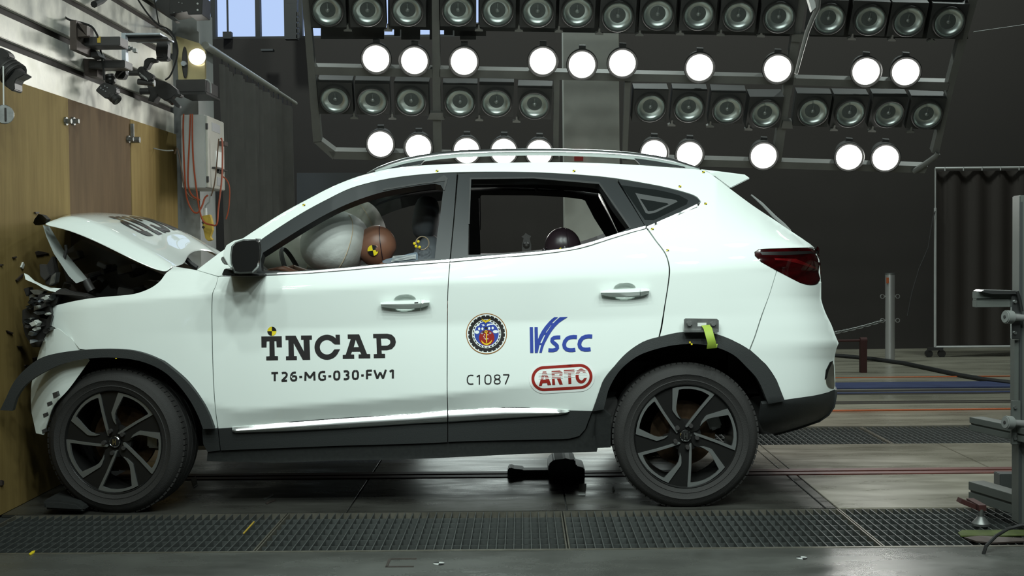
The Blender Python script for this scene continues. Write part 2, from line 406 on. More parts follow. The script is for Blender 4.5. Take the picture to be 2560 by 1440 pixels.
q=MB();q.bb((X1+.008,1.93,cz1-.10),(X1+.011,2.16,cz1-.04));q.build('label_plate','decal_grey',dr)
for zz in(cz0+.06,cz1-.08):
    q=MB();q.cyl((X1+.006,1.806,zz-.02),(X1+.006,1.806,zz+.02),.009);q.build('hinge','device_dark',cb,smooth=True)
q=MB();q.bb((X1+.008,2.12,cz1-.185),(X1+.05,2.22,cz1-.155));q.build('hook','bracket_brown',dr)
q=MB();q.bb((X1+.008,2.02,cz1-.34),(X1+.012,2.24,cz1-.23));q.build('paper_note','paper',dr)
q=MB();q.bb((X1+.008,1.92,cz1-.36),(X1+.03,2.28,cz1-.35));q.build('shelf','device_dark',dr)
q=MB();q.bb((X1+.008,2.05,cz0+.03),(X1+.011,2.2,cz0+.09));q.build('paper_note','decal_grey',dr)
for i in range(3):
    q=MB();q.cyl((X1+.01,2.07+.05*i,cz0+.13),(X1+.025,2.07+.05*i,cz0+.13),.013);q.build('knob','device_dark',dr)
def cord(name,k,pts,r,label,Y,cat='cord',n=6):
    P=[at(p[0],p[1],Y=(p[2] if len(p)>2 else Y)) for p in pts]
    # catmull smoothing
    Q=[]
    for i in range(len(P)-1):
        p0,p1,p2,p3=P[max(i-1,0)],P[i],P[i+1],P[min(i+2,len(P)-1)]
        for t in (0,.25,.5,.75):
            Q.append(.5*((2*p1)+(-p0+p2)*t+(2*p0-5*p1+4*p2-p3)*t*t+(-p0+3*p1-3*p2+p3)*t**3))
    Q.append(P[-1]);q=MB();q.tube(Q,r,n)
    return tag(q.build(name,k,smooth=True),label,cat)
cord('power_cable','cord_orange',[(459,285),(458,330),(461,420),(466,490),(480,525),(494,532),(505,515),(512,495),(520,488)],.0062,'orange cord looped over the left side of the control cabinet',1.785)
cord('power_cable','cord_orange',[(476,285),(474,340),(470,430),(472,470),(482,490),(500,500)],.006,'second orange cord down the middle of the cabinet side',1.785)
cord('power_cable','cord_orange',[(481,285),(481,345),(484,410),(492,480),(500,530),(510,555),(528,562),(542,560),(546,520),(555,440),(556,360),(552,345)],.0062,'long orange cord falling from the cabinet side under the yellow pendant',1.78)
cord('power_cable','cord_orange',[(553,440),(565,448),(574,470),(572,520),(565,548)],.005,'thin red cord hanging at the right of the cabinet',1.9)
cord('power_cable','cord_brown',[(437,385),(443,370),(450,400),(456,440),(462,470),(475,492),(492,500)],.005,'dark brown cord dropping from the plywood edge to the cabinet',1.79)
cord('power_cable','cord_brown',[(547,347),(544,380),(540,430),(535,465),(528,490)],.005,'brown cord hanging from the hook on the cabinet door',1.9)
cord('wall_wire','cord_grey',[(335,345),(350,356),(376,368),(410,376),(433,376)],.0045,'grey wire sagging across the right plywood panel',1.6)
cord('red_line','cord_orange',[(314,345),(314,400),(312,460),(308,530)],.005,'thin red line running down the brown plywood panel',1.15)
q=wallbolt(320,348);p=at(330,350,X=XW);q.cyl((XW,p.y,p.z),(XW+.05,p.y,p.z),.02,n=8);q.box((XW+.01,p.y-.02,p.z+.05),(.02,.015,.1))
tag(q.build('wall_hook','cast_metal'),'small steel hook block at the plywood seam holding the grey wire','hook')
pd=thing('pendant_controller','yellow hanging pendant controller below the control cabinet','controller',at(515,600,Y=1.9))
q=MB();q.pxprism([(504,540),(524,536),(529,556),(530,575),(524,592),(530,600),(520,603),(513,596),(507,570)],1.88,1.94);q.build('body','pendant_yellow',pd,bevel=.004)
q=MB();q.cyl(at(513,520,Y=1.91),at(514,540,Y=1.91),.012);q.build('strain_relief','paper',pd)
for k in range(2):
    q=MB();p=at(508+k*.7,556+12*k,Y=1.88);q.cyl(p,p-Vector((0,.008,0)),.009,n=10);q.build('button','device_dark',pd)
q=MB();q.tube([at(x,y,Y=1.91) for x,y in((527,484),(524,505),(514,515),(513,522))],.006);q.build('cable','cord_grey',pd,smooth=True)
# curtain and rail
cv=MB();vs=[];fs=[];ny,nz=220,14;y0,y1=2.8,5.95
for i in range(ny+1):
    t=i/ny
    for j in range(nz+1):
        s=j/nz;a=.034*(.5+.6*s)
        x=-2.3+a*math.sin(t*95+1.4*math.sin(t*11))+.02*math.sin(t*37+s*2)
        vs.append((x,y0+(y1-y0)*t+.01*math.sin(t*60),2.66-2.62*s))
for i in range(ny):
    for j in range(nz): a=i*(nz+1)+j;fs.append((a,a+nz+1,a+nz+2,a+1))
cv.add(vs,fs);cu=cv.build('curtain','curtain',smooth=True);tag(cu,'black floor length curtain hanging in folds left of the car','curtain')
cr=thing('curtain_rail','pale metal rail carrying the black curtain','rail',(-2.3,4.2,2.72))
q=MB();q.cyl((-2.3,2.4,2.735),(-2.3,5.0,2.735),.028,n=12);q.cyl((-2.3,5.0,2.735),(-2.3,6.0,2.735),.02,n=12);q.build('tube','cabinet_door',cr,smooth=True)
hk=MB();hk.cyl((0,0,.03),(0,0,-.03),.004,n=6);hm=hk.mesh('hook','device_dark')
for k in range(14):
    o=link('hook',hm,cr);o.location=Vector((-2.3,2.9+k*.22,2.69))-OFF[cr.name]
# pillar behind rig
pa=at(1410,380,Y=5.0);pb=at(1549,380,Y=5.0)
q=MB();q.bb((pa.x,5.0,0),(pb.x,5.35,5.2));struct(q.build('trim_12','pillar',bevel=.005))
q=MB();q.pxbox(1436,386,1458,402,4.96,4.998);tag(q.build('red_sign','red_box'),'small red sign on the pale pillar behind the roof rail','sign')
# ================================================================== LIGHTING RIG
D0=ray(1190,5260);D0/=np.linalg.norm(D0)                     # down direction in the rig
RR=RT-.02*UP;RR-=D0*(RR@D0);RR/=np.linalg.norm(RR)
NR=np.cross(RR,D0);NR/=np.linalg.norm(NR)
O0=CP+ray(1280,40)/F*9.0
if (CP-O0)@NR<0: NR=-NR
def rp(px,py,off=0):
    d=ray(px,py);t=((O0-CP)+NR*off)@NR/(d@NR);return Vector(CP+d*t)
NV,DV,RV=Vector(NR),Vector(D0),Vector(RR)
rig=thing('lighting_rig','tilted grey metal frame holding the floodlights above the car','lighting rig',rp(1550,410))
def beam(name,poly,k='rig_metal',d=.07,off=-.02):
    q=MB();q.prism([rp(x,y,off) for x,y in poly],-NV*d);return q.build(name,k,rig)
beam('upright',[(752,-40),(768,-40),(804,355),(783,357)]);beam('upright',[(1079,-40),(1097,-40),(1104,392),(1083,391)])
beam('upright',[(1384,199),(1399,199),(1396,398),(1383,398)],'rig_metal');beam('upright',[(1562,206),(1577,206),(1568,401),(1556,400)])
beam('upright',[(2000,-40),(2022,-40),(1978,239),(1957,239)]);beam('upright',[(1957,239),(1977,239),(1953,406),(1930,405)])
beam('upright',[(2433,-40),(2455,-40),(2387,209),(2369,209)]);beam('upright',[(2374,209),(2387,209),(2348,382),(2330,382)])
beam('cross_beam',[(786,167),(1080,173),(1080,194),(788,187)]);beam('cross_beam',[(1098,173),(1990,194),(1985,213),(1098,193)]);beam('cross_beam',[(1990,196),(2374,206),(2369,226),(1985,213)])
beam('cross_beam',[(822,378),(1400,391),(1400,410),(835,398)]);beam('cross_beam',[(1556,394),(1935,404),(1930,421),(1556,412)]);beam('cross_beam',[(1935,404),(2320,416),(2312,433),(1930,421)])
beam('corner_brace',[(783,355),(804,353),(840,380),(832,399)]);
q=MB();q.tube([rp(x,y,.0) for x,y in((2345,383),(2338,392),(2310,412),(2282,430))],.022,10);q.build('corner_brace','rig_metal',rig,smooth=True)
beam('joint_plate',[(1075,282),(1108,282),(1112,300),(1068,299)],off=.01,d=.05);beam('joint_plate',[(1958,303),(1980,303),(1982,322),(1953,321)],off=.01,d=.05);beam('joint_plate',[(1980,86),(2016,86),(2012,105),(1978,104)],off=.01,d=.05)
for a,b in((772,964),(970,1190),(1196,1990),(2024,2420)):
    beam('mounting_plate',[(a,-40),(b,-40),(b,70+(b-770)*.017),(a,70+(a-770)*.017)],'lamp_black',d=.03,off=-.19)
for a,b,h in((802,960,98),(985,1000,90),(1003,1050,99),(1074,1098,99),(1110,1132,88),(1136,1215,90),(1150,1190,99)):
    beam('mounting_plate',[(a,60),(b,60),(b,h),(a,h)],'lamp_black',d=.03,off=-.21)
cl=MB();cl.prism([(-.03,0,0),(.03,0,0),(.03,.012,0),(.008,.022,0),(.006,.05,0),(-.006,.05,0),(-.008,.022,0),(-.03,.012,0)],(0,0,.03));clm=cl.mesh('clamp','rig_metal')
# lamps
def frame(aim,up):
    z=Vector(aim).normalized();x=Vector(up).cross(z).normalized();y=z.cross(x);M=Matrix.Identity(4)
    for i in range(3):M[i][0]=x[i];M[i][1]=y[i];M[i][2]=z[i]
    return M
def lampmeshes():
    L={}
    q=MB();q.box((0,0,-.10),(.262,.262,.13));q.lathe([(.08,-.04),(.118,-.04),(.118,.0),(.112,.008),(.104,.004),(.104,-.03)],32);L['housing']=q.mesh('housing','lamp_black',True)
    q=MB();q.lathe([(.104,-.004),(.10,-.014),(.088,-.026),(.066,-.034),(.04,-.037),(.0,-.038)],32);L['reflector']=q.mesh('reflector','reflector',True)
    q=MB();q.lathe([(.0,.012),(.05,.0095),(.085,.004),(.105,-.003)],32);L['lens']=q.mesh('lens','lamp_glass',True)
    q=MB();q.sphere((0,0,-.022),(.016,.016,.014),10);q.cyl((0,.05,-.02),(0,.012,-.022),.004,n=6);L['bulb']=q.mesh('bulb','cast_metal',True)
    q=MB();q.lathe([(.0,-.2),(.09,-.2),(.10,-.12),(.116,-.03),(.118,0),(.112,.007),(.1,.003),(.1,-.02)],32);q.box((0,-.01,-.15),(.05,.26,.05));L['can']=q.mesh('housing','lamp_black',True)
    q=MB();q.lathe([(.0,.0),(.0955,.0)],32);L['lit']=q.mesh('lens','lamp_lit')
    return L
LM=lampmeshes()
ROWS=[('top',0,[(818,28),(918,28),(1018,28),(1145,27),(1244,28),(1344,30),(1443.6,31),(1545,42),(1645,37),(1747,38),(1847,41),(1948,44),(2073,48),(2175,51),(2272,54),(2373,57)],1.0),
('second',1,[(940,147),(1036,152),(1160,154),(1357,153),(1455,162),(1556,158),(1749,169),(1944,172),(2165,179),(2264,180)],1.0),
('third',0,[(837,251),(931,254),(1027,254.5),(1150,257),(1241,258),(1336,264.5),(1627,270),(1722.6,271),(1819,276),(1914,286),(2033,281),(2126,284),(2223,286),(2318,289)],1.0),
('bottom',1,[(951,360.5),(1046,369),(1166.5,377),(1259.6,378.5),(1348,381.5),(1635,382),(1724,386.6),(1909,390),(2122.5,393),(2213.6,395)],1.0)]
for rn,lit,pts,sc_ in ROWS:
    for i,(x,y) in enumerate(pts):
        c=rp(x,y,.06)
        tc=(Vector(CP)-c).normalized()
        if lit: aim=(NV*.45+tc*.55).normalized()
        else: aim=(NV+RV*(.04*math.sin(i*2.3))+DV*(.05*math.sin(i*1.7+(4 if rn=='top' else 0)))+(tc*.15 if rn=='top' else tc*0)).normalized()
        Mx=Matrix.Translation(c)@frame(aim,-DV)
        t=bpy.data.objects.new('floodlight',None);COL.objects.link(t);t.empty_display_size=.1;t.matrix_world=Mx
        from_side='left' if i<len(pts)/2 else 'right';k=i if from_side=='left' else len(pts)-1-i
        tag(t,('%s %s round floodlight from the %s in the %s row of the rig'%(ORD[k],'glowing white' if lit else 'unlit clear glass',from_side,rn)),'floodlight','lit floodlights on the rig' if lit else 'unlit floodlights on the rig')
        for n in (('can','lit') if lit else ('housing','reflector','bulb','lens')):
            o=bpy.data.objects.new(LM[n].name.split('.')[0],LM[n]);COL.objects.link(o);o.parent=t
    if not lit:
        for i in range(len(pts)-1):
            if pts[i+1][0]-pts[i][0]<112:
                x=(pts[i][0]+pts[i+1][0])/2+3;y=(pts[i][1]+pts[i+1][1])/2+(47 if rn=='top' else 41)
                o=bpy.data.objects.new('clamp',clm);COL.objects.link(o);o.parent=rig
                o.matrix_world=Matrix.Translation(rp(x,y,.0))@frame(NV,-DV);o.matrix_parent_inverse=Matrix.Translation(-OFF[rig.name])
q=MB();q.tube([at(x,y,Y=1.6) for x,y in((2046,-10),(2044,20),(2032,45),(2018,80),(2004,130),(1990,185))],.016,8,rr=[.02,.018,.016,.016,.014,.012])
tag(q.build('hanging_hose','rig_metal',smooth=True),'grey hose hanging in front of the upper right lamps','hose')
q=MB();q.pxprism([(2018,-12),(2034,-12),(2040,18),(2030,28)],1.55,1.6);tag(q.build('bright_bracket','paper'),'pale bracket at the top of the hanging grey hose','bracket')
cord('ceiling_wire','cord_grey',[(2434,80),(2490,72),(2560,62),(2640,50)],.004,'thin wire stretched to the right of the lighting rig',3.5)
# ================================================================== CAR
car=thing('car','white sport utility car with a crushed nose pressed against the plywood barrier','car',(-.3,0,0))
gi=np.interp
def w_side(px,py):
    """half width of the body side under the photographed point"""
    px=np.asarray(px,float);py=np.asarray(py,float);tot=0
    for dy in(-5,-2.5,0,2.5,5): tot=tot+_w(px,py+dy)
    return tot/5
gRx=[-50,493,550,607,651,707,762,832,893,934,973,1051,1151,1240,1400,1500,1600,1700,1790,1876,1935,1973,2032,2053,2096,2130]
gRy=[700,674,631,596,567,532,502,466,442,431,422,414,409,407,405,408,413,420,430,500,549,575,617,650,700,700]
gRw=[.84,.83,.805,.78,.76,.735,.715,.69,.665,.648,.64,.637,.633,.63,.63,.63,.628,.622,.615,.62,.65,.67,.70,.72,.74,.74]
def rear_edge(y): return gi(y,[410,437,447,471,515,549,575,619,650,705,747,782,813,838,858,872,900,940,973,990,1016,1035,1050,1069,1084,1100],[1862,1874,1876,1827,1884,1936,1975,2036,2050,2054,2053,2064,2079,2088,2097,2092,2086,2088,2089,2088,2083,2070,2048,1992,1936,1900])
def _w(px,py):
    R=gi(px,gRx,gRy);RW=gi(px,gRx,gRw)
    B=gi(px,[-50,493,554,651,770,873,957,1040,1125,1242,1334,1456,1615,1750,1900,2050,2130],[735,705,690,690,684,676,668,662,656,644,637,622,606,600,602,625,700])
    B=np.maximum(B,R+6)
    BW=gi(px,[-50,120,300,493,650,900,1200,1600,1800,2000,2130],[.80,.82,.85,.870,.877,.880,.883,.886,.882,.86,.85])
    S=gi(px,[-50,100,300,416,540,854,1115,1315,1486,1620,1800,1950,2130],[790,790,756,745,738,722,708,705,696,690,676,672,710]);S=np.maximum(S,B+12)
    SW=gi(px,[-50,120,300,540,1000,1400,1620,1800,1950,2130],[.87,.895,.918,.925,.925,.925,.934,.936,.925,.91])
    Mm=np.maximum(gi(px,[-50,300,540,1000,1480,1650,2130],[840,835,830,815,800,790,790]),S+25)
    MW=gi(px,[-50,150,300,450,560,1000,1350,1500,1660,1800,2130],[.90,.918,.925,.918,.905,.900,.902,.915,.928,.930,.925])
    L=gi(px,[-50,280,540,600,1000,1118,1330,1480,1620,2000,2130],[900,900,1015,1026,995,985,962,940,885,870,870]);L=np.maximum(L,Mm+20)
    LW=gi(px,[-50,150,300,560,1000,1350,1480,1620,1800,2130],[.915,.928,.932,.926,.925,.928,.932,.936,.936,.93])
    T=np.maximum(gi(px,[-50,540,1118,1425,1600,2100],[1080,1070,1028,1020,1015,1000]),L+20)
    TW=gi(px,[-50,540,700,1118,1425,1600,2130],[.915,.900,.890,.885,.900,.925,.925])
    G=np.maximum(gi(px,[-50,540,1530,2100],[1160,1155,1130,1085]),T+30);GW=gi(px,[-50,540,1530,2130],[.86,.85,.85,.80])
    def seg(y,a,b,wa,wb,k):
        t=np.clip((y-a)/(b-a),0,1);return wa+(wb-wa)*(t if k==1 else (1-(1-t)**k))
    w=seg(py,R,B,RW,BW,1.12)
    w=np.where(py>B,seg(py,B,S,BW,SW,1.5),w);w=np.where(py>S,seg(py,S,Mm,SW,MW,1),w)
    w=np.where(py>Mm,seg(py,Mm,L,MW,LW,1),w);w=np.where(py>L,seg(py,L,T,LW,TW,1),w);w=np.where(py>T,seg(py,T,G,TW,GW,1),w)
    E=rear_edge(py);u=np.clip((px-(E-330))/330,0,1);low=np.clip((py-600)/80,0,1)
    w=w*(1-.05*u**2*low-.20*u**7*low)
    # front wing corner folds in toward the nose
    v=np.clip((230-px)/140,0,1.3);w=w-.10*v*v*np.clip((900-py)/60,0,1)
    return w
def arr(pts): return np.array(pts,float)
RT_,UP_,FW_=RT,UP,FW
def at_w(px,py,w):
    px=np.asarray(px,float);py=np.asarray(py,float)
    d=FW_[None,:]*F+RT_[None,:]*(px-1280)[:,None]-UP_[None,:]*(py-720)[:,None]
    t=(-w-CP[1])/d[:,1];return CP[None,:]+d*t[:,None]
def dens(poly,step):
    out=[];n=len(poly)
    for i in range(n):
        a=np.array(poly[i],float);b=np.array(poly[(i+1)%n],float);k=max(1,int(np.ceil(np.linalg.norm(b-a)/step)))
        for j in range(k): out.append(tuple(a+(b-a)*j/k))
    return out
def inside(P,poly):
    x,y=P[:,0],P[:,1];n=len(poly);c=np.zeros(len(P),bool)
    for i in range(n):
        x0,y0=poly[i];x1,y1=poly[(i+1)%n]
        if y0==y1: continue
        k=((y0>y)!=(y1>y))&(x<(x1-x0)*(y-y0)/(y1-y0)+x0);c^=k
    return c
def distpoly(P,poly):
    d=np.full(len(P),1e9);n=len(poly)
    for i in range(n):
        a=np.array(poly[i]);b=np.array(poly[(i+1)%n]);ab=b-a;t=np.clip(((P-a)@ab)/max(ab@ab,1e-9),0,1)
        d=np.minimum(d,np.linalg.norm(P-(a+t[:,None]*ab),axis=1))
    return d
def smooth_poly(poly,keep=()):  # Chaikin once
    out=[];n=len(poly)
    for i in range(n):
        a=np.array(poly[i],float);b=np.array(poly[(i+1)%n],float);out+=[tuple(a*.75+b*.25),tuple(a*.25+b*.75)]
    return out
def tri2d(poly,holes,step):
    """triangulate polygon with holes and an inner grid"""
    loops=[dens(p,step) for p in [poly]+list(holes)];vs=[];ed=[]
    for lp in loops:
        b=len(vs);vs+=lp;ed+=[(b+i,b+(i+1)%len(lp)) for i in range(len(lp))]
    nb=len(vs);A=np.array(poly);x0,y0=A.min(0);x1,y1=A.max(0)
    gx,gy=np.meshgrid(np.arange(x0+step/2,x1,step),np.arange(y0+step/2,y1,step));P=np.stack([gx.ravel(),gy.ravel()],1)
    if len(P):
        k=inside(P,loops[0])
        for h in loops[1:]: k&=~inside(P,h)
        P=P[k]
    if len(P):
        d=distpoly(P,loops[0])
        for h in loops[1:]: d=np.minimum(d,distpoly(P,h))
        P=P[d>step*.45]
    V,Ed,Fc,*_=geometry.delaunay_2d_cdt([Vector(v) for v in vs]+[Vector(p) for p in P],ed,[],0,1e-5)
    V=np.array([(v.x,v.y) for v in V]);Fc=[f for f in Fc if len(f)==3]
    ce=np.array([V[list(f)].mean(0) for f in Fc]);k=inside(ce,loops[0])
    for h in loops[1:]: k&=~inside(ce,h)
    return V,[f for f,q in zip(Fc,k) if q]
def soften(poly):
    """round the gentle corners of an outline, keep the sharp ones"""
    P=[np.array(p,float) for p in poly];n=len(P)
    def ang(i):
        a=P[i]-P[i-1];b=P[(i+1)%n]-P[i];d=np.linalg.norm(a)*np.linalg.norm(b)
        return 180 if d<1e-9 else math.degrees(math.acos(max(-1,min(1,float(a@b)/d))))
    A=[ang(i) for i in range(n)];out=[]
    for i in range(n):
        j=(i+1)%n;out.append(tuple(P[i]));L=np.linalg.norm(P[j]-P[i])
        if A[i]<32 and A[j]<32 and L>8:
            t0=P[j]-P[i-1];t1=P[(j+1)%n]-P[i];t0=t0/np.linalg.norm(t0)*L;t1=t1/np.linalg.norm(t1)*L
            for t in(.25,.5,.75): out.append(tuple((2*t**3-3*t*t+1)*P[i]+(t**3-2*t*t+t)*t0+(-2*t**3+3*t*t)*P[j]+(t**3-t*t)*t1))
    return out
def surfmesh(name,poly,mats,holes=(),wf=None,off=0.,step=11,thick=.024,shrink=0,normals=True):
    """closed sheet on the car side: front skin, rim, and dark inner skin; mats = (front, back)"""
    wf=wf or w_side
    of=off if callable(off) else (lambda x,y:off+0*x)
    V,Fc=tri2d(soften(poly),[soften(h) for h in holes],step);x,y=V[:,0],V[:,1]
    W=lambda a,b: wf(a,b)+of(a,b)
    P=at_w(x,y,W(x,y));h=1.5
    du=at_w(x+h,y,W(x+h,y))-at_w(x-h,y,W(x-h,y));dv=at_w(x,y+h,W(x,y+h))-at_w(x,y-h,W(x,y-h))
    N=np.cross(du,dv);N/=np.linalg.norm(N,axis=1)[:,None];N[N[:,1]>0]*=-1
    # orient
    F2=[]
    for f in Fc:
        a,b,c=P[list(f)];F2.append(f if np.cross(b-a,c-a)[1]<0 else (f[0],f[2],f[1]))
    n=len(P);vs=[tuple(p) for p in P];fs=[tuple(f) for f in F2];mi=[0]*len(fs);nr=[tuple(q) for q in N]
    if thick:
        Q=P-N*thick
        cnt={}
        for f in F2:
            for i in range(3):
                e=(f[i],f[(i+1)%3]);cnt[e]=1
        bd=[e for e in cnt if (e[1],e[0]) not in cnt]
        vs+=[tuple(q) for q in Q];nr+=[tuple(-q) for q in N]
        for f in F2: fs.append((f[0]+n,f[2]+n,f[1]+n));mi.append(1)
        for a,b in bd:
            k=len(vs);vs+=[tuple(P[a]),tuple(P[b]),tuple(Q[b]),tuple(Q[a])]
            e=Vector(P[b]-P[a]).cross(Vector(-N[a]));e.normalize();nr+=[tuple(-e)]*4
            fs.append((k+3,k+2,k+1,k));mi.append(0)
    me=bpy.data.meshes.new(name);me.from_pydata(vs,[],fs)
    for k in (mats if isinstance(mats,(tuple,list)) else (mats,mats)): me.materials.append(MT[k])
    me.polygons.foreach_set('material_index',mi);me.polygons.foreach_set('use_smooth',[True]*len(fs))
    if normals:
        me.normals_split_custom_set_from_vertices([Vector(q) for q in nr])
    return me
MIR=[]
def panel(name,poly,mats,parent=None,mirror=True,label=None,**kw):
    if isinstance(mats,str): mats=(mats,mats)
    me=surfmesh(name,poly,mats,**kw);o=link(name,me,parent or car,label)
    if parent is not None and parent is not car: o.location=(0,0,0)
    if mirror and (parent is None or parent is car): MIR.append(o)
    return o
PW=('white_paint','interior')
BELT=[(554,690),(651,690),(770,684),(873,676),(957,668),(1040,662),(1124,656)]
BELTR=[(1126,656),(1242,645),(1334,638),(1395,631),(1456,621),(1517,602),(1578,583),(1614,573)]
GAPF=[(1124,656),(1120,700),(1118,760),(1117,900),(1117,985),(1118.5,1026)]
ARCHR=[(1481,1023),(1481,1028),(1506,957),(1531,921.6),(1566,883),(1609,854),(1648,842),(1708,830),(1779,833),(1832,851),(1876,876),(1913,911),(1941.6,953.5),(1960,1000)]
ARCHRI=[(1509,1024),(1520,978),(1545,932),(1575,903),(1609,883),(1672,865),(1725,860),(1779,865),(1832,886),(1867,918),(1895,950),(1920,1007)]
GAPR=[(1617,573),(1637,601),(1659,630),(1668,650),(1672,675),(1669,711),(1661,762),(1651,822),(1646,843)]
fender=[(125,767),(175,755),(225,746),(275,741),(335,735),(375,721),(400,703),(416,682),(435,667),(472,672),(492,676),(545,692),(540,712),(530,737),(529.5,840),(533,960),(538.5,1033),(543.5,1070),(534,1071),(523,1040),(505,1004),(469,957),(433,924),(397,899),(343,879),(289,872),(245,873),(224,875),(199,872),(177,845),(160,838),(148,826),(130,815),(112,806),(120,781)]
panel('front_wing',fender,PW,mirror=False)
fd=[(546,692)]+[(557,691)]+BELT[1:]+GAPF[1:]+[(1040,1033),(852,1045),(720,1055),(581,1068.5),(546,1070.8),(540.5,1033),(535,960),(531.5,840),(532,737),(541,712)]
CUP=smooth_poly([(982,751),(988,742),(1000,737),(1022,735.5),(1034,739),(1042,747),(1041,770),(1034,777),(1015,782),(998,781),(985,774)])
CUP2=[(x+549.5,y-29) for x,y in CUP]
fdo=panel('front_door',fd,PW,holes=[CUP])
rd=BELTR+GAPR+[(1609,853.5),(1566,882.5),(1531,921),(1506,956.5),(1481,1027),(1428,1026),(1328,1019),(1262,1018),(1120.5,1025.5),(1119,985),(1119,900),(1120,760),(1122,700)]
rdo=panel('rear_door',rd,PW,holes=[CUP2])
side=[(492,675),(550,631),(607,596),(651,567),(707,532),(762,502),(832,466),(893,442),(934,431),(973,422),(1051,414),(1151,409),(1240,407),(1400,405.5),(1500,408),(1600,413),(1680,419),(1745,424),(1770,431),(1824,471),(1883,514.6),(1935,549),(1973,575),(1987,584),(2022,608),(2034,618),(1952,620.5),(1897,623),(1886,630),(1887,640),(1903,656),(1941,677),(1924,733),(1903,789),(1885,844),(1873,874),(1832,850.5),(1779,832.5),(1708,829.5),(1650,841),(1655,822),(1664,762),(1672,711),(1675.5,675),(1671,650),(1662,629),(1640,600),(1620,571),(1642,561),(1700,536),(1746,514),(1752,503),(1744,493),(1725,484),(1670,469),(1609,457),(1532,444.5),(1456,437),(1349,431),(1242,429),(1120,431),(1040,437),(984,444),(929,455),(873,471.5),(818,498),(762,528),(707,562),(647,603),(602,642),(560,688),(546,690.5)]
panel('body_side',side,PW)
bump=[(1943,678),(1998,706.5),(2025,713.5),(2044,711),(2053,705),(2053,747),(2064,782),(2079,813),(2088,838),(2096.5,858),(2091,872),(2086,900),(2088,940),(2088,973),(2070,980.6),(2029,990),(1961,999.5),(1943,953),(1914,910),(1876,875),(1888,844),(1906,789),(1926,733)]
rb=panel('rear_bumper',bump,PW)
panel('lower_rear_bumper',[(1961,1001),(2029,991),(2070,982),(2088,974.5),(2088,990),(2083,1016),(2070,1035),(2047,1050),(1991,1069),(1935,1084),(1908,1076),(1898,1057),(1905,1010)],'cladding')
panel('rear_arch_trim',ARCHR[1:]+[(1960,1003),(1921,1010)]+ARCHRI[::-1],'cladding',off=.014,thick=.03,step=14)
w_arch=lambda x,y: np.maximum(w_side(x,y),.93)
def w_farch(x,y): return .965-.03*np.clip((y-900)/180,0,1)*(x>250)+0*x
panel('front_arch_trim',[(0,1025.5),(14,996.6),(36,953),(65,921),(101,895.5),(144,883),(217,874.6),(289,873),(343,879),(397,899),(433,924.4),(469,957),(505.5,1004),(523.5,1040),(534.4,1072),(507.4,1072.5),(498.4,1047),(476.7,1004),(444,960.6),(408,928),(361,906),(307,895.5),(235,895),(162.5,908),(108,931.6),(65,960.6),(39.7,996.6),(30.7,1027)],'cladding',mirror=False,wf=w_farch,thick=.03,step=14)
panel('door_cladding',[(546,1072),(581,1070),(720,1056),(852,1046),(1040,1034),(1118.5,1027),(1118.5,1105.5),(1040,1109),(830,1115),(552,1126)],'cladding',fdo,off=.006)
panel('door_cladding',[(1120.5,1026.5),(1262,1019),(1328,1020),(1428,1027),(1480,1028),(1463,1073),(1448,1090),(1426,1096),(1372,1098.5),(1175,1102.5),(1120.5,1105)],'cladding',rdo,off=.006)
def ribbon(name,top,bot,k,parent,prof):
    """smooth moulding between two pixel lines; prof = (fraction down, offset)"""
    xs=sorted(set([p[0] for p in top]+[p[0] for p in bot]+list(np.arange(top[0][0],top[-1][0],18))));xs=[x for x in xs if top[0][0]<=x<=top[-1][0]]
    ty=gi(xs,[p[0] for p in top],[p[1] for p in top]);by=gi(xs,[p[0] for p in bot],[p[1] for p in bot]);xs=np.array(xs)
    rows=[];kx=np.convolve(np.pad(ty,3,'edge'),np.ones(7)/7,'valid')
    base=_w(xs,ty)
    base=np.convolve(np.pad(base,4,'edge'),np.ones(9)/9,'valid')
    for f,o in prof: rows.append([Vector(p) for p in at_w(xs,ty+(by-ty)*f,base+o*np.clip((by-ty)/8,.15,1))])
    q=MB();m_=len(xs);q.add([p for r in rows for p in r],[(i*m_+k2,i*m_+k2+1,(i+1)*m_+k2+1,(i+1)*m_+k2) for i in range(len(rows)-1) for k2 in range(m_-1)])
    me=q.mesh(name,k,True);o=link(name,me,parent)
    if parent is car: MIR.append(o)
    return o
SP=[(0,-.012),(.02,.004),(.3,.010),(.62,.017),(.68,.017),(.85,.012),(1,.004),(1.02,-.012)]
ribbon('chrome_strip',[(580.6,1068),(720,1055),(852,1045),(1040,1033),(1118,1025.5)],[(580.6,1079),(588,1083),(640,1081),(720,1078),(852,1071),(1040,1059),(1118,1055)],'chrome_bright',fdo,SP)
ribbon('chrome_strip',[(1120.8,1025.5),(1200,1021),(1262,1018),(1328,1019),(1400,1023),(1428,1026.5)],[(1120.8,1055),(1262,1046),(1400,1038),(1418,1034),(1428,1027)],'chrome_bright',rdo,SP)
panel('sill',[(519,1131),(552,1127.5),(830,1116.5),(1040,1110.5),(1175,1104),(1372,1100),(1428,1098),(1450,1092),(1466,1073),(1483,1026),(1509,1024),(1527,1040),(1527,1118.6),(1494,1120),(1492,1129.5),(1306,1135),(1225,1139),(1040,1147.3),(830,1152),(688,1157),(517,1153)],'trim_black',off=-.004)
panel('sill_end',[(505,1074),(544,1072),(550,1126),(519,1130),(508,1110)],'cladding',off=.004)
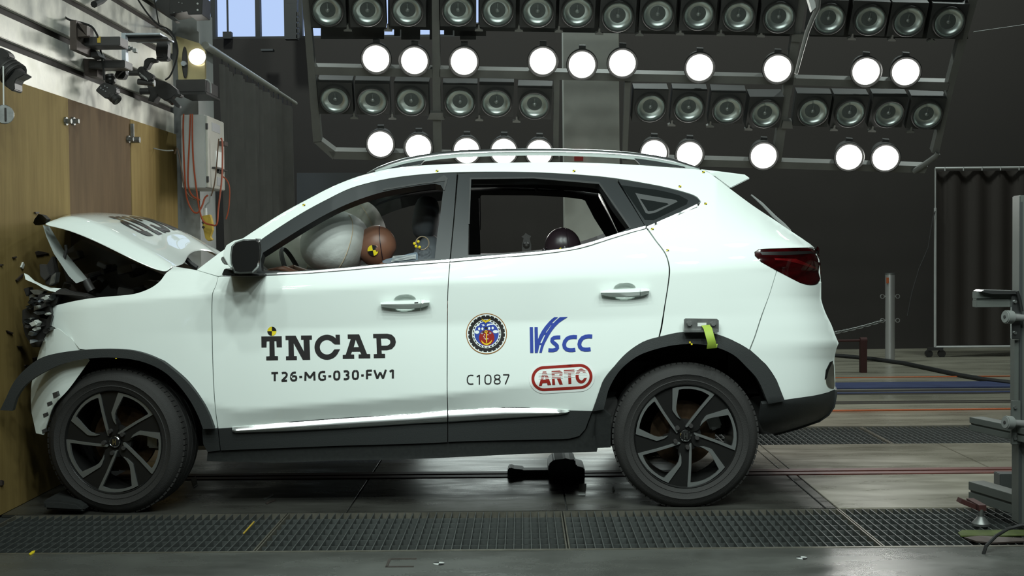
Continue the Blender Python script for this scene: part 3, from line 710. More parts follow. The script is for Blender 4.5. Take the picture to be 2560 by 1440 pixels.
# window frames
FO=[(648,604),(707,563),(762,529),(818,499.5),(873,473),(929,456.5),(984,445.5),(1040,438.5),(1115,433),(1142,433),(1134,540),(1124,649),(1040,655),(957,661),(873,669),(770,677.5),(651,684),(641,684),(646,650),(641,612)]
FH=[(657,632),(707,600),(762,566),(818,534),(882,504.5),(957,480),(1040,465),(1088,459.5),(1102,463),(1108,474),(1101,532),(1093,588),(1087,646),(957,659),(873,667.5),(770,676),(664,681),(654,676),(652,650)]
panel('door_frame',FO,('frame_black','interior'),fdo,holes=[FH],off=-.004,thick=.05)
RO=[(1146,434),(1242,431),(1349,433),(1456,439),(1540,449),(1580,513),(1613,567),(1548,584),(1487,604),(1425,621),(1346,630),(1242,638.5),(1127,648.5),(1137,540)]
RH=[(1170,637),(1172,540),(1173.5,455),(1182,446),(1334,446),(1440,451),(1490,456.5),(1499,460),(1516,487),(1532,513),(1574,570),(1548,581),(1487,601),(1425,618),(1346,627),(1242,635.5)]
panel('door_frame',RO,('frame_black','interior'),rdo,holes=[RH],off=-.004,thick=.05)
panel('window_seal',[(1110,437),(1120,446),(1112,475),(1108,475),(1112,452),(1086,456),(1040,462),(957,476),(957,472),(1040,458),(1086,452)],'trim_black',fdo,off=0.0,thick=.006)
panel('window_seal',[(1174,444),(1334,442),(1498,455),(1538,511),(1578,569),(1574,571),(1534,513),(1497,460),(1334,446),(1178,448),(1174,560),(1170.5,560)],'trim_black',rdo,off=0.0,thick=.006)
qg=panel('quarter_window',[(1545,449),(1609,459),(1670,471),(1725,486),(1743,495),(1750,503),(1744,511),(1700,531),(1640,557),(1616,569)],('frame_black','interior'),off=-.005,thick=.01)
panel('pane',[(1553,463),(1639,474),(1700,489),(1720,500),(1717,510),(1634,550),(1612,549)],'dark_glass',qg,off=-.003,thick=.004)
panel('inner_frame',[(1588,482),(1596,484),(1690,500),(1694,504),(1640,531),(1622,535),(1614,532)],('grey_panel','interior'),qg,holes=[[(1600,497),(1668,508),(1672,511),(1634,527),(1620,528)]],off=-.0025,thick=.002)
BP=[(0,-.006),(.03,.003),(.35,.0058),(.75,.0085),(.9,.008),(1,.004),(1.02,-.006)]
ribbon('belt_chrome',[(556,685),(651,683.5),(770,677),(873,668.5),(957,660.5),(1040,654.5),(1124,648.5)],[(556,692),(651,691),(770,685),(873,677),(957,669),(1040,663),(1124,657)],'chrome_bright',fdo,BP)
ribbon('belt_chrome',[(1126,648),(1242,637.5),(1346,629),(1425,619.5),(1487,602),(1548,582),(1614,564)],[(1126,657),(1242,646),(1334,639),(1395,632),(1456,622),(1517,603),(1578,584),(1614,574)],'chrome_bright',rdo,BP)
ribbon('quarter_chrome',[(1617,566),(1640,556),(1700,530),(1744,509),(1752,502)],[(1617,573),(1642,564),(1700,539),(1747,516),(1752,505)],'chrome_bright',car,BP)
# door gaps are real; handles, mirror, bracket
def handle(dx,dy,parent):
    t=MB();fn=lambda q:Vector((q.x,q.y,math.copysign(abs(q.z)**.6,q.z)))
    o=lambda x,y,d:at(x+dx,y+dy,Y=-(float(w_side([x+dx],[y+dy])[0])+d))
    top=[(951,756),(975,752.5),(1000,750.5),(1022,749.5),(1050,749),(1062,749)];bot=[(953,767),(975,771),(1000,772.5),(1022,772.5),(1050,770),(1063,767)]
    def bar(name,i0,i1):
        q=MB();T=top[i0:i1];B=bot[i0:i1];vs=[];n=len(T)
        for (a,b) in zip(T,B):
            m=((a[0]+b[0])/2,(a[1]*.55+b[1]*.45))
            vs+=[o(*a,.012),o(a[0],a[1]+2,.034),o(*m,.040),o(b[0],b[1]-3,.030),o(*b,.010),o(*m,.004)]
        fs=[]
        for i in range(n-1):
            for k in range(6): A=i*6+k;B2=i*6+(k+1)%6;fs.append((A,B2,B2+6,A+6))
        fs+=[tuple(range(5,-1,-1)),tuple(range((n-1)*6,n*6))]
        q.add(vs,fs);ob=q.build(name,'white_paint',parent,smooth=True);ob.location=(0,0,0);return ob
    h=bar('door_handle',0,5)
    top.append((1074,751));bot.append((1073,763));top[4]=(1051.5,749);bot[4]=(1051.5,770)
    bar('handle_end_cap',4,7)
    # recess cup: dark-edged bowl set in the skin
    cup=CUP if dx==0 else CUP2
    dp=lambda x,y:distpoly(np.stack([np.ravel(x),np.ravel(y)],1),cup).reshape(np.shape(x))
    panel('handle_cup',cup,PW,parent,off=lambda x,y:-.030*np.sin(np.clip(dp(x,y)/13,0,1)*PI/2),thick=.003,step=3)
    if dx==0:
        q=MB();q.prism([o(1036,756,.0405),o(1045.5,755.5,.0405),o(1045.5,759,.0395),o(1036,759.5,.0395)],(0,.004,0));b=q.build('keyhole','gloss_black',parent);b.location=(0,0,0)
handle(0,0,fdo);handle(549.5,-29,rdo)
# mirror
def mirror():
    q=MB();ring=[(576,660),(575,638),(578,615),(587,604),(609,597),(640,597),(650,603),(653,625),(650,650),(646,668),(632,683),(600,685),(585,682)]
    vs=[];n=len(ring);cx,cy=613,641
    for s,Y in((1.0,-1.0),(1.02,-1.06),(1.0,-1.12),(.9,-1.15)):
        for x,y in ring: vs.append(at(cx+(x-cx)*s,cy+(y-cy)*s,Y=Y))
    fs=[(k*n+i,k*n+(i+1)%n,(k+1)*n+(i+1)%n,(k+1)*n+i) for k in range(3) for i in range(n)]
    fs+=[tuple(range(n-1,-1,-1)),tuple(range(3*n,4*n))];q.add(vs,fs)
    mo=q.build('door_mirror','gloss_black',car,smooth=True)
    q=MB();cap=[(557,640),(559,628),(566,613),(584,602),(609,595.5),(640,596),(640,600),(609,600),(589,607),(580,617),(577,638),(577,662),(583,672),(573,668),(566,656)]
    q.prism([at(x,y,Y=-1.13) for x,y in cap],(0,.13,0));o=q.build('mirror_cap','white_paint',mo,bevel=.008);o.location=(0,0,0);o['label']='white painted mirror shell'
    q=MB();q.pxprism([(551,647),(556,641),(563,643),(567,655),(569,663),(558,660)],-1.12,-1.0);o=q.build('turn_signal','cast_metal',mo,bevel=.003);o.location=(0,0,0)
    q=MB();q.pxprism([(553,689),(561,671),(580,676),(600,684),(645,685),(649,690)],-1.05,-.86);o=q.build('mirror_foot','trim_black',mo,bevel=.004);o.location=(0,0,0)
    MIR.append(mo)
mirror()
# rear lamp
tl=panel('tail_lamp',smooth_poly([(1886.6,630),(1897,624),(1953,621),(2022,620),(2040,622),(2047,628),(2052,660),(2053,690),(2046,708),(2025,712.6),(1998,705.6),(1942,676),(1904,655),(1888,640)]),('tail_red','interior'),off=.003,thick=.02,step=8)
panel('lens_bar',[(1900,630),(2046,627),(2046,633),(1960,638),(1905,637)],'gloss_black',tl,off=.0045,thick=.002)
panel('lens_glow',[(1936,645),(1990,647),(2040,668),(2044,674),(2000,660),(1960,651),(1938,650)],'lens_red',tl,off=.0040,thick=.002)
panel('reflector_housing',smooth_poly([(2064,949),(2068,925),(2075,908),(2084,903),(2086,940),(2087,972),(2077,971),(2067,965)]),('headlight_chrome','interior'),rb,off=.004,thick=.01,step=5)
panel('vent_gap',[(2063,948),(2066,925),(2076,905),(2083,902),(2072,925),(2067,945)],'gloss_black',rb,off=.006,thick=.004,step=4)
# rear bracket with green strap
br=MB();Yb=-.965
br.pxprism([(1710,799),(1714,796),(1792,797),(1797,801),(1797,826),(1711,826)],Yb,Yb+.008);br.pxbox(1711,825,1797,831,Yb-.03,Yb+.006)
bo_=br.build('towing_bracket','cast_metal',car,label='bare steel bracket bolted above the rear wheel')
for x in(1724,1784):
    q=MB();q.cyl(at(x,809,Y=Yb),at(x,809,Y=Yb-.014),.012,n=6);o=q.build('bolt','cast_metal',bo_);o.location=(0,0,0)
q=MB();q.pxbox(1744,807,1766,816,Yb-.003,Yb);o=q.build('slot_plate','paper',bo_);o.location=(0,0,0)
gs=MB();pl=[(1762,814,-.97),(1768,822,-1.0),(1773,840,-1.02),(1778,858,-1.02),(1780,872,-1.0),(1782,862,-.975)];vs=[]
for x,y,Y in pl: vs+=[at(x-9+ (0 if y<860 else -4),y,Y=Y),at(x+12,y-2,Y=Y)]
vs2=[v+Vector((0,.006,0)) for v in vs];n=len(pl)
fs=[(2*i,2*i+1,2*i+3,2*i+2) for i in range(n-1)];fs2=[tuple(reversed([j+2*n for j in f])) for f in fs]
ed=[(2*i,2*i+2,2*i+2+2*n,2*i+2*n) for i in range(n-1)]+[(2*i+1,2*i+1+2*n,2*i+3+2*n,2*i+3) for i in range(n-1)]
gs.add(vs+vs2,fs+fs2+ed);tag(gs.build('webbing_strap','strap_green',smooth=True),'bright green webbing strap hanging from the bracket above the rear wheel','strap')
# fuel-cap free quarter: roof rails
def rail():
    pts=[(918,436),(945,424),(973,415),(1010,404),(1051,396),(1100,389),(1151,384.5),(1240,381),(1320,380),(1400,380.5),(1480,382.5),(1550,386.5),(1600,391.5),(1640,397.5),(1680,405),(1715,414),(1748,423)]
    P=[at(x,y,Y=-.545) for x,y in pts];q=MB();vs=[];n=10
    for i,p in enumerate(P):
        s=min(1,.45+.3*min(i,len(P)-1-i))
        for k in range(n):
            t=2*PI*k/n;vs.append(p+Vector((0,.021*math.cos(t),.0185*s*math.sin(t))))
    fs=[(i*n+k,i*n+(k+1)%n,(i+1)*n+(k+1)%n,(i+1)*n+k) for i in range(len(P)-1) for k in range(n)]+[tuple(range(n)),tuple(range(len(P)*n-1,(len(P)-1)*n-1,-1))]
    q.add(vs,fs);ra=q.build('roof_rail','satin_silver',car,smooth=True)
    q=MB();q.pxprism([(930,434),(973,421),(1030,406),(1062,400),(1052,411),(1000,419)],-.56,-.53);o=q.build('rail_foot','frame_black',ra);o.location=(0,0,0)
    q=MB();q.pxprism([(1585,395),(1640,403),(1700,415),(1712,420),(1640,414),(1600,410)],-.56,-.53);o=q.build('rail_foot','frame_black',ra);o.location=(0,0,0)
    MIR.append(ra)
rail()
# roof, windscreen, tailgate across the car
def loft(rows,name,mats,parent=None,smooth=True,thick=.012,label=None):
    """rows: list of rows of points"""
    m_=len(rows[0]);vs=[p for r in rows for p in r];fs=[(i*m_+k,i*m_+k+1,(i+1)*m_+k+1,(i+1)*m_+k) for i in range(len(rows)-1) for k in range(m_-1)]
    me=bpy.data.meshes.new(name);me.from_pydata(vs,[],fs);
    for k in (mats if isinstance(mats,(tuple,list)) else [mats]): me.materials.append(MT[k])
    bm=bmesh.new();bm.from_mesh(me);bmesh.ops.recalc_face_normals(bm,faces=bm.faces)
    if sum(f.normal.z for f in bm.faces)<0: bmesh.ops.reverse_faces(bm,faces=bm.faces)
    if thick: bmesh.ops.solidify(bm,geom=bm.faces[:],thickness=thick)
    bm.to_mesh(me);bm.free()
    if len(me.materials)>1:
        pass
    if smooth:
        me.polygons.foreach_set('use_smooth',[True]*len(me.polygons));me.set_sharp_from_angle(angle=math.radians(40))
    return link(name,me,parent or car,label)
def across(pxs,pys,rise,bulge=0,n=13,dz=0,win=0):
    rows=[]
    ws=w_side(np.array(pxs,float),np.array(pys,float)+2)-win
    for x,y,w_ in zip(pxs,pys,ws):
        p=at(x,y,Y=-w_);r=[]
        for k in range(n):
            s=-1+2*k/(n-1);r.append(Vector((p.x+bulge*(1-s*s),s*w_,p.z+dz+rise*(1-s*s))))
        rows.append(r)
    return rows
rx=[934,973,1051,1151,1240,1400,1500,1600,1680,1745,1790];ry=[432,423,415,410,408,406.5,409,414,420,425,432]
loft(across(rx,ry,.028,dz=-.004),'roof','white_paint')
loft([ [Vector((p.x,p.y*.98,p.z-.03)) for p in r] for r in across(rx,ry,.0)],'headliner','headliner')
wx=[510,550,607,651,707,762,832,893,934];wy=[668,633,598,569,534,504,468,444,433]
MM('clear_glass',(.75,.82,.80),.02,trans=1,ior=1.05,spec=.6)
loft(across(wx,wy,.0,bulge=-.05,dz=-.012,win=.02),'windscreen','clear_glass',thick=.004)
tx=[1795,1826,1884,1936,1975];ty=[445,472,516,550,577]
loft(across(tx,ty,.0,bulge=.07,dz=-.01,win=.01),'rear_window','dark_glass',thick=.006)
lx=[1975,1990,2024,2036];ly=[577,587,609,619]
tg=loft(across(lx,ly,.0,bulge=.09),'tailgate','white_paint')
ey=[622,650,705,747,782,813,838,858,872,900,940,973];ex=[rear_edge(y)-2 for y in ey]
loft(across(ex,ey,.0,bulge=.10),'tailgate_panel','white_paint')
ey=[975,990,1016,1035,1050,1069,1084];loft(across([rear_edge(y)-2 for y in ey],ey,.0,bulge=.08),'rear_diffuser','cladding')
# spoiler
q=MB();near=[(1751,423),(1796,428),(1862,436.5),(1875.5,446),(1826,471),(1772,432)]
P=[at(x,y,Y=-.55) for x,y in near];Q=[Vector((p.x+(.06 if i in(2,3) else 0),-p.y,p.z)) for i,p in enumerate(P)]
Mi=[Vector((p.x+(.05 if i in(2,3) else .0),0,p.z+.02)) for i,p in enumerate(P)];n=6
q.add(P+Mi+Q,[tuple(range(n)),tuple(range(3*n-1,2*n-1,-1))]+[(k*n+i,k*n+(i+1)%n,(k+1)*n+(i+1)%n,(k+1)*n+i) for k in range(2) for i in range(n)])
q.build('roof_spoiler','white_paint',car,bevel=.004)
q=MB();q.tube([at(x,y,Y=-.05) for x,y in((1878,487),(1905,510),(1935,541),(1960,562),(1976,578))],.009,6,rr=[.004,.008,.010,.009,.007]);
q.build('rear_wiper','cord_grey',car,smooth=True)
# ---- wheels
def xf(mb,Mx):
    mb.v=[Mx@v for v in mb.v];return mb
def wheel(px,py,Yc,yaw,phase,label):
    c=at(px,py,Y=Yc);Rr=.343
    Mx=Matrix.Translation((c.x,Yc,max(c.z,Rr-.008)))@Matrix.Rotation(yaw,4,'Z')@Matrix.Rotation(PI/2,4,'X')   # local z -> -Y (outboard)
    L=lambda mb,name,k,par,smooth=False,bevel=0: (lambda o:(o))(xf(mb,Mx).build(name,k,par,smooth=smooth,bevel=bevel))
    q=MB();q.lathe([(.246,-.004),(.244,.004),(.240,.0),(.236,-.03),(.225,-.06),(.215,-.19),(.235,-.21),(.246,-.215)],64)
    wo=L(q,'wheel','gloss_black',car,True);wo['label']=label
    def sub(mb,name,k,smooth=False,bevel=0):
        o=xf(mb,Mx).build(name,k,wo,smooth=smooth,bevel=bevel);o.location=(0,0,0);return o
    pr=[(.242,-.002),(.25,.004),(.262,.006),(.265,.009),(.268,.007),(.29,.013),(.293,.016),(.296,.013),(.313,.009),(.328,-.004),(.338,-.022),(.3425,-.038)]
    for a,b in((-.062,-.070),(-.105,-.113),(-.148,-.156)): pr+=[(.343,a+.001),(.335,a-.001),(.335,b+.001),(.343,b-.001)]
    pr+=[(.3425,-.182),(.338,-.198),(.325,-.218),(.30,-.232),(.26,-.222),(.244,-.213)]
    q=MB();q.lathe(pr,96);sub(q,'tyre','rubber',True)
    tb=MB()
    for k in range(80):
        a=2*PI*k/80;M2=Matrix.Rotation(a,4,'Z')
        tb.box(M2@Vector((.3405,0,-.034)),(.010,.020,.026),M2.to_3x3())
    o=sub(tb,'tread_block','rubber');o['kind']='stuff'
    # spokes
    S_=650/.2415;
    def pol(x,y): return ((x-718)/S_*1.0,-(y-705)/S_*1.0)
    hook=[(553,95),(622,80),(700,72),(800,73),(880,85),(960,110),(1030,140),(1085,172),(1060,205),(930,355),(800,520),(745,590),(722,596),(716,585),(790,480),(900,340),(1020,196),(1000,178),(930,140),(850,115),(770,104),(690,104),(632,114),(612,240),(600,330),(602,380),(625,440),(655,492),(610,460),(565,400),(550,370),(552,250)]
    hook=[pol(*p) for p in hook]
    spk=[(1085,172),(1180,260),(1270,360),(1230,420),(1010,455),(960,500),(925,580),(870,640),(790,660),(715,600),(745,590),(800,520),(930,355),(1060,205)]
    spk=[pol(*p) for p in spk]
    for k in range(5):
        M2=Matrix.Rotation(phase+k*2*PI/5,4,'Z')
        q=MB();q.prism([M2@Vector((x,y,-.004-.012*(1-min(1,math.hypot(x,y)/.24)))) for x,y in hook],(0,0,-.014));sub(q,'spoke_face','machined')
        q=MB();q.prism([M2@Vector((x,y,-.010-.014*(1-min(1,math.hypot(x,y)/.24)))) for x,y in spk],(0,0,-.03));sub(q,'spoke','gloss_black')
        q=MB();a=phase+math.radians(63)+k*2*PI/5;p=Vector((.054*math.cos(a),.054*math.sin(a),-.03));q.cyl(p,p+Vector((0,0,.026)),.012,.010,n=10);sub(q,'lug_nut','device_dark',True)
    q=MB();q.lathe([(.0,-.026),(.05,-.026),(.075,-.03),(.078,-.05)],32);sub(q,'hub','gloss_black',True)
    q=MB();q.lathe([(.0,-.010),(.024,-.011),(.028,-.014),(.028,-.027)],24);sub(q,'hub_cap','gloss_black',True)
    q=MB();q.lathe([(.021,-.012),(.024,-.0085),(.0275,-.012)],24)
    for sx in(-1,1): q.box((sx*.006,0,-.0095),(.004,.026,.003))
    q.box((0,0,-.0095),(.010,.005,.003));sub(q,'badge','chrome',True)
    q=MB();q.lathe([(.0,-.09),(.075,-.085),(.08,-.115),(.155,-.115),(.155,-.135),(.0,-.135)],40);sub(q,'brake_disc','disc_rust',True)
    q=MB();q.box(Matrix.Rotation(phase+.35,3,'Z')@Vector((.155,.02,-.12)),(.06,.11,.07),Matrix.Rotation(phase+.35,3,'Z'));q.box((.12,.09,-.12),(.03,.05,.05));sub(q,'brake_caliper','cast_metal',bevel=.008)
    return wo
w1=wheel(1715,1091,-.885,0,0,'straight rear wheel');w2=wheel(283.5,1111,-.905,-.15,-math.radians(21.7),'front wheel turned out by the crash')
MIR+= [w1]
# arch liners
def liner(cx,cy,r,Y0,Y1,a0=-10,a1=190):
    q=MB();vs=[];n=20;c=at(cx,cy,Y=-.9)
    for k in range(n+1):
        a=math.radians(a0+(a1-a0)*k/n)
        for Y in(Y0,Y1): vs.append((c.x+r*math.cos(a),Y,c.z+r*math.sin(a)))
    fs=[(2*k,2*k+1,2*k+3,2*k+2) for k in range(n)]+[tuple(2*k+1 for k in range(n+1))]
    q.add(vs,fs);o=q.build('arch_liner','trim_black',car,smooth=True);MIR.append(o)
liner(1713,1080,.425,-.90,-.60,18,182);liner(295,1090,.40,-.86,-.56,0,150)
# ---- front damage
fb=panel('bumper_corner',[(117,835),(125,827),(142,820),(152,826),(165,837),(177,845),(199,872),(212,890),(224,901),(202,932),(170,975),(134,1015),(116,1062),(108,1087),(90,1083),(79,1033),(78,968),(87,924),(101,870)],('white_paint','white_paint_inner'),mirror=False,wf=lambda x,y:.915-.09*np.clip((165-x)/90,0,1)**2-.03*np.clip((y-900)/150,0,1),thick=.006,step=8,label='torn white bumper corner hanging over the front wheel')
for (x,y,a) in((131,990,7),(117,1012,5),(107,1040,5),(104,1080,5)):
    q=MB();q.pxprism([(x,y-a),(x+a*1.5,y-a*1.6),(x+a*2,y),(x+a*.4,y+a)],-.945,-.92);o=q.build('clip_hole','device_dark',fb);o.location=(0,0,0)
# bonnet : rows from near edge over the buckled crown to the far side
E0=[(104,560),(140,568),(175,577),(225,597),(270,618),(325,646),(375,669),(416,681)]
E1=[(135,549),(172,536),(237,555),(300,590),(340,612),(375,630),(410,650),(436,666)]
E2=[(150,541),(200,533),(262,541),(330,575),(372,600),(405,620),(440,645),(466,660)]
E3=[(160,537),(225,530),(290,537),(350,556),(390,585),(425,606),(450,625),(468,640)]
E4=[(172,535),(235,529),(300,533),(362,541),(405,556),(445,572),(480,592),(492,624)]
E5=[(174,535.5),(237,530),(302,534),(364,543),(410,557),(452,574),(500,600),(545,630)]
rows=[]
for E,Y in((E0,-.83),([((a[0]+b[0])/2,(a[1]+b[1])/2-2) for a,b in zip(E0,E1)],-.80),(E1,-.74),(E2,-.50),(E3,-.18),(E4,.15),(E5,.38)):
    rows.append([at(x,y,Y=Y) for x,y in E])
for s,Y,dz in((4,.5,.05),(2,.75,.0),(0,.83,0)): rows.append([Vector((p.x,Y,p.z-(.015 if s==4 else 0))) for p in rows[s]])
bon=loft(rows,'bonnet',['white_paint'],thick=.008)
bm=bmesh.new();bm.from_mesh(bon.data);cl2=bm.edges.layers.float.get('crease_edge') or bm.edges.layers.float.new('crease_edge');bm.verts.ensure_lookup_table()
for e in bm.edges:
    ia,ib=sorted(v.index for v in e.verts)
    if 16<=ia<24 and 16<=ib<24: e[cl2]=.75
bm.to_mesh(bon.data);bm.free()
ms=bon.modifiers.new('subdivision','SUBSURF');ms.levels=2;ms.render_levels=2
q=MB();
def quadstrip(A,YA,B,YB_,k,name,parent,th=.008):
    n=len(A);vs=[at(x,y,Y=YA) for x,y in A]+[at(x,y,Y=YB_) for x,y in B]
    vs+=[v+Vector((.0,th,0)) for v in vs];fs=[(i,i+1,n+i+1,n+i) for i in range(n-1)];m=2*n
    fs+=[tuple(j+m for j in reversed(f)) for f in fs]
    lo=list(range(n))+list(range(2*n-1,n-1,-1));fs+=[(lo[i],lo[i]+m,lo[(i+1)%(2*n)]+m,lo[(i+1)%(2*n)]) for i in range(2*n)]
    q=MB();q.add(vs,fs);o=q.build(name,k,parent,smooth=True);
    if parent is not car:o.location=(0,0,0)
    return o
o=quadstrip([(107,563),(116,592),(134,633),(152,660),(172,690),(190,708)],-.80,[(122,566),(140,596),(158,625),(182,655),(205,682),(218,698)],-.62,'white_paint_inner','bonnet_inner_panel',bon)
o['label']='grey folded inner sheet of the bonnet'
q=MB();q.tube([at(x,y,Y=-.66) for x,y in((214,700),(222,716),(229,727))],.022,10);q.build('hose','device_dark',car,smooth=True)
q=MB();q.tube([at(158,655,Y=-.7),at(166,625,Y=-.7),at(164,612,Y=-.7)],.008);q.build('bonnet_stay','device_dark',car)
quadstrip([(86,548),(96,535),(105,537),(117,548)],-.80,[(83,557),(88,563),(104,560),(112,556)],-.70,'device_black','bonnet_seal',car,th=.05)
# engine bay filling
q=MB();a=at(130,765,Y=-.55);b=at(410,600,Y=-.55);q.bb((a.x+.02,-.5,.25),(b.x+.2,.72,a.z+.02));q.build('engine_bay','device_black',car)
q=MB();q.prism([at(x,y,Y=-.4) for x,y in((200,600),(300,640),(416,690),(420,760),(180,760),(150,640))],(0,.8,0));q.build('engine_cover','device_black',car)
RR2=random.Random(3)
for i in range(16):
    x=RR2.uniform(170,390);y=RR2.uniform(max(640,600+.33*(x-170)+20),735);s=RR2.uniform(8,22)
    q=MB();c=at(x,y,Y=-.48-.1*RR2.random());rt=Matrix.Rotation(RR2.uniform(-.6,.6),3,'Y')
    if i%3: q.box(c,(s/500*2,.08,s/500),rt)
    else: q.cyl(c,c+Vector((.05,.06,.02)),s/900,n=10)
    q.build('engine_component',['device_black','device_dark','device_black','bracket_brown'][i%4],car,bevel=.003)
q=MB();q.pxprism([(100,758),(150,725),(205,735),(228,745),(180,756),(128,768)],-.80,-.72);q.build('wing_liner','device_black',car)
# headlamp wreck and crushed bumper
hl=MB();A=[(60,683),(70,688),(85,702),(105,712),(125,719),(152,721)];B=[(64,699),(76,704),(92,711),(110,722),(126,728),(146,731)]
hlo=quadstrip(A,-.86,B,-.88,'white_paint','headlamp_bezel',car)  # chrome bezel coloured white to carry its bright highlight
pieces=[([(152,721),(165,727),(190,735),(225,744),(160,738),(126,735)],'device_dark','headlamp_shell'),
([(73,725),(92,724),(110,728),(100,738),(84,737)],'cast_metal','headlamp_reflector'),
([(70,738),(84,734),(96,752),(92,760),(74,757)],'cast_metal','headlamp_reflector'),
([(72,757),(88,755),(96,770),(84,775),(74,770)],'shard_white','headlamp_reflector'),
([(55,775),(72,768),(100,775),(130,790),(120,830),(100,868),(80,868),(62,838),(55,805)],'device_black','crushed_bumper_core'),
([(58,722),(71,718),(72,735),(66,742)],'device_black','bracket'),
([(72,787),(78,785),(92,803),(88,808)],'bracket_silver','clip'),([(67,808),(74,808),(74,823),(68,820)],'pendant_yellow','clip'),
([(80,813),(88,814),(86,820)],'shard_white','clip'),([(105,748),(116,744),(118,752),(110,759)],'shard_white','clip'),([(118,768),(124,760),(130,768),(126,775)],'shard_white','clip'),
([(125,773),(146,773),(146,779),(125,779)],'device_black','clip'),([(95,770),(122,765),(128,785),(118,800),(98,795)],'device_black','crushed_bumper_core'),
([(95,735),(150,732),(140,760),(110,775),(92,760)],'device_black','crushed_bumper_core'),([(98,660),(116,662),(124,690),(112,702),(100,690)],'device_dark','broken_bracket'),
([(118,660),(130,640),(136,680),(128,716),(112,710)],'device_black','broken_bracket'),([(128,690),(140,680),(136,708),(122,714)],'cast_metal','broken_bracket')]
for i,(pl,k,nm) in enumerate(pieces):
    q=MB();d=-.88+.02*(i%4);q.pxprism(pl,d,d+(.35 if 'core' in nm else .06));q.build(nm,k,car,bevel=.003)
q=MB();q.bb((XW+.004,-.34,.22),(XW+.5,.9,.95));q.build('crash_structure','device_black',car,bevel=.05)
q=MB();q.bb((XW+.02,-.33,.05),(XW+.35,.3,.5));q.build('torn_liner','device_black',car,bevel=.04)
q=MB();q.pxprism([(106,1250),(150,1252),(190,1258),(205,1268),(212,1279),(110,1274)],-.95,-.7);q.build('torn_liner','trim_black',car,bevel=.01)
RR3=random.Random(11);core=[(55,775),(72,766),(100,772),(122,766),(128,790),(120,830),(100,868),(80,868),(62,838),(55,805)]
for i in range(34):
    while True:
        x,y=RR3.uniform(55,128),RR3.uniform(735,866)
        if y<768 and x>72 or inside(np.array([[x,y]]),core)[0]: break
    s=RR3.uniform(4,11);a0=RR3.uniform(0,6.28);n=RR3.choice((3,4,4,5));pl=[(x+s*RR3.uniform(.6,1.2)*math.cos(a0+2*PI*k/n),y+s*RR3.uniform(.4,.9)*math.sin(a0+2*PI*k/n)) for k in range(n)]
    q=MB();d=-.90-.05*RR3.random();P=[at(px,py,Y=d-.02*RR3.random()) for px,py in pl];q.prism(P,(0,.05,0))
    q.build('bumper_fragment',RR3.choice(('device_black','device_black','trim_black','gloss_black','device_dark','bracket_silver','cast_metal')) if i%5 else 'shard_white',car)
# underbody, floor, dashboard, seats
q=MB();q.bb((-1.5,-.80,.285),(.45,.80,.42));q.bb((.4,-.60,.30),(1.25,.60,.5));q.bb((-1.2,-.78,.42),(.45,.78,.5));q.build('underbody','interior',car)
q=MB();q.bb((-.4,-.2,.27),(1.2,.2,.3));q.build('exhaust','device_black',car)
q=MB();p=at(640,690,Y=-.6);q.prism([Vector((p.x-.25,-.75,.55)),Vector((p.x-.25,-.75,p.z-.02)),Vector((p.x+.0,-.75,p.z+.03)),Vector((p.x+.18,-.75,p.z+.02)),Vector((p.x+.25,-.75,p.z-.15)),Vector((p.x+.1,-.75,.55))],(0,1.5,0));q.build('dashboard','interior',car,bevel=.02)
def seat(px,py,Y,name='front_seat'):
    c=at(px,py,Y=Y);q=MB()
    q.sphere((c.x-.28,Y,.66),(.30,.26,.12),16,fn=lambda v:Vector((math.copysign(abs(v.x)**.6,v.x),math.copysign(abs(v.y)**.6,v.y),v.z)))
    s=q.build('seat_base','seat_fabric',car,smooth=True)
    q=MB();q.sphere((0,0,0),(.09,.25,.36),18,fn=lambda v:Vector((math.copysign(abs(v.x)**.7,v.x),math.copysign(abs(v.y)**.6,v.y),math.copysign(abs(v.z)**.7,v.z))));Mx=Matrix.Translation((c.x-.02,Y,.95))@Matrix.Rotation(.22,4,'Y');xf(q,Mx).build('seat_back','seat_fabric',car,smooth=True)
    q=MB();q.sphere((0,0,0),(.065,.145,.115),16,fn=lambda v:Vector((math.copysign(abs(v.x)**.7,v.x),math.copysign(abs(v.y)**.6,v.y),math.copysign(abs(v.z)**.7,v.z))));xf(q,Matrix.Translation((c.x+.02,Y,c.z))@Matrix.Rotation(.15,4,'Y')).build('headrest','seat_fabric',car,smooth=True)
seat(1055,545,-.18);seat(1060,560,.42)
q=MB();q.bb((.95,-.66,.5),(1.1,.66,1.12));q.build('rear_seat_back','interior',car,bevel=.05)
q=MB();q.bb((.45,-.66,.5),(1.0,.66,.72));q.build('rear_seat_base','interior',car,bevel=.05)
q=MB();q.bb((1.05,-.62,.9),(1.36,.62,.96));q.build('parcel_shelf','interior',car)
gh=MB();gh.tube([at(x,y,Y=.5) for x,y in((1340,468),(1342,476),(1360,479),(1390,479),(1405,476),(1408,468))],.012,8);gh.build('grab_handle','interior',car,smooth=True)
q=MB();q.lathe([(.17,-.012),(.18,0),(.19,-.012),(.18,-.024)],32,Matrix.Translation(at(748,700,Y=-.37))@Matrix.Rotation(PI/2-.4,4,'Y'),close=True);q.build('steering_wheel','interior',car,smooth=True)
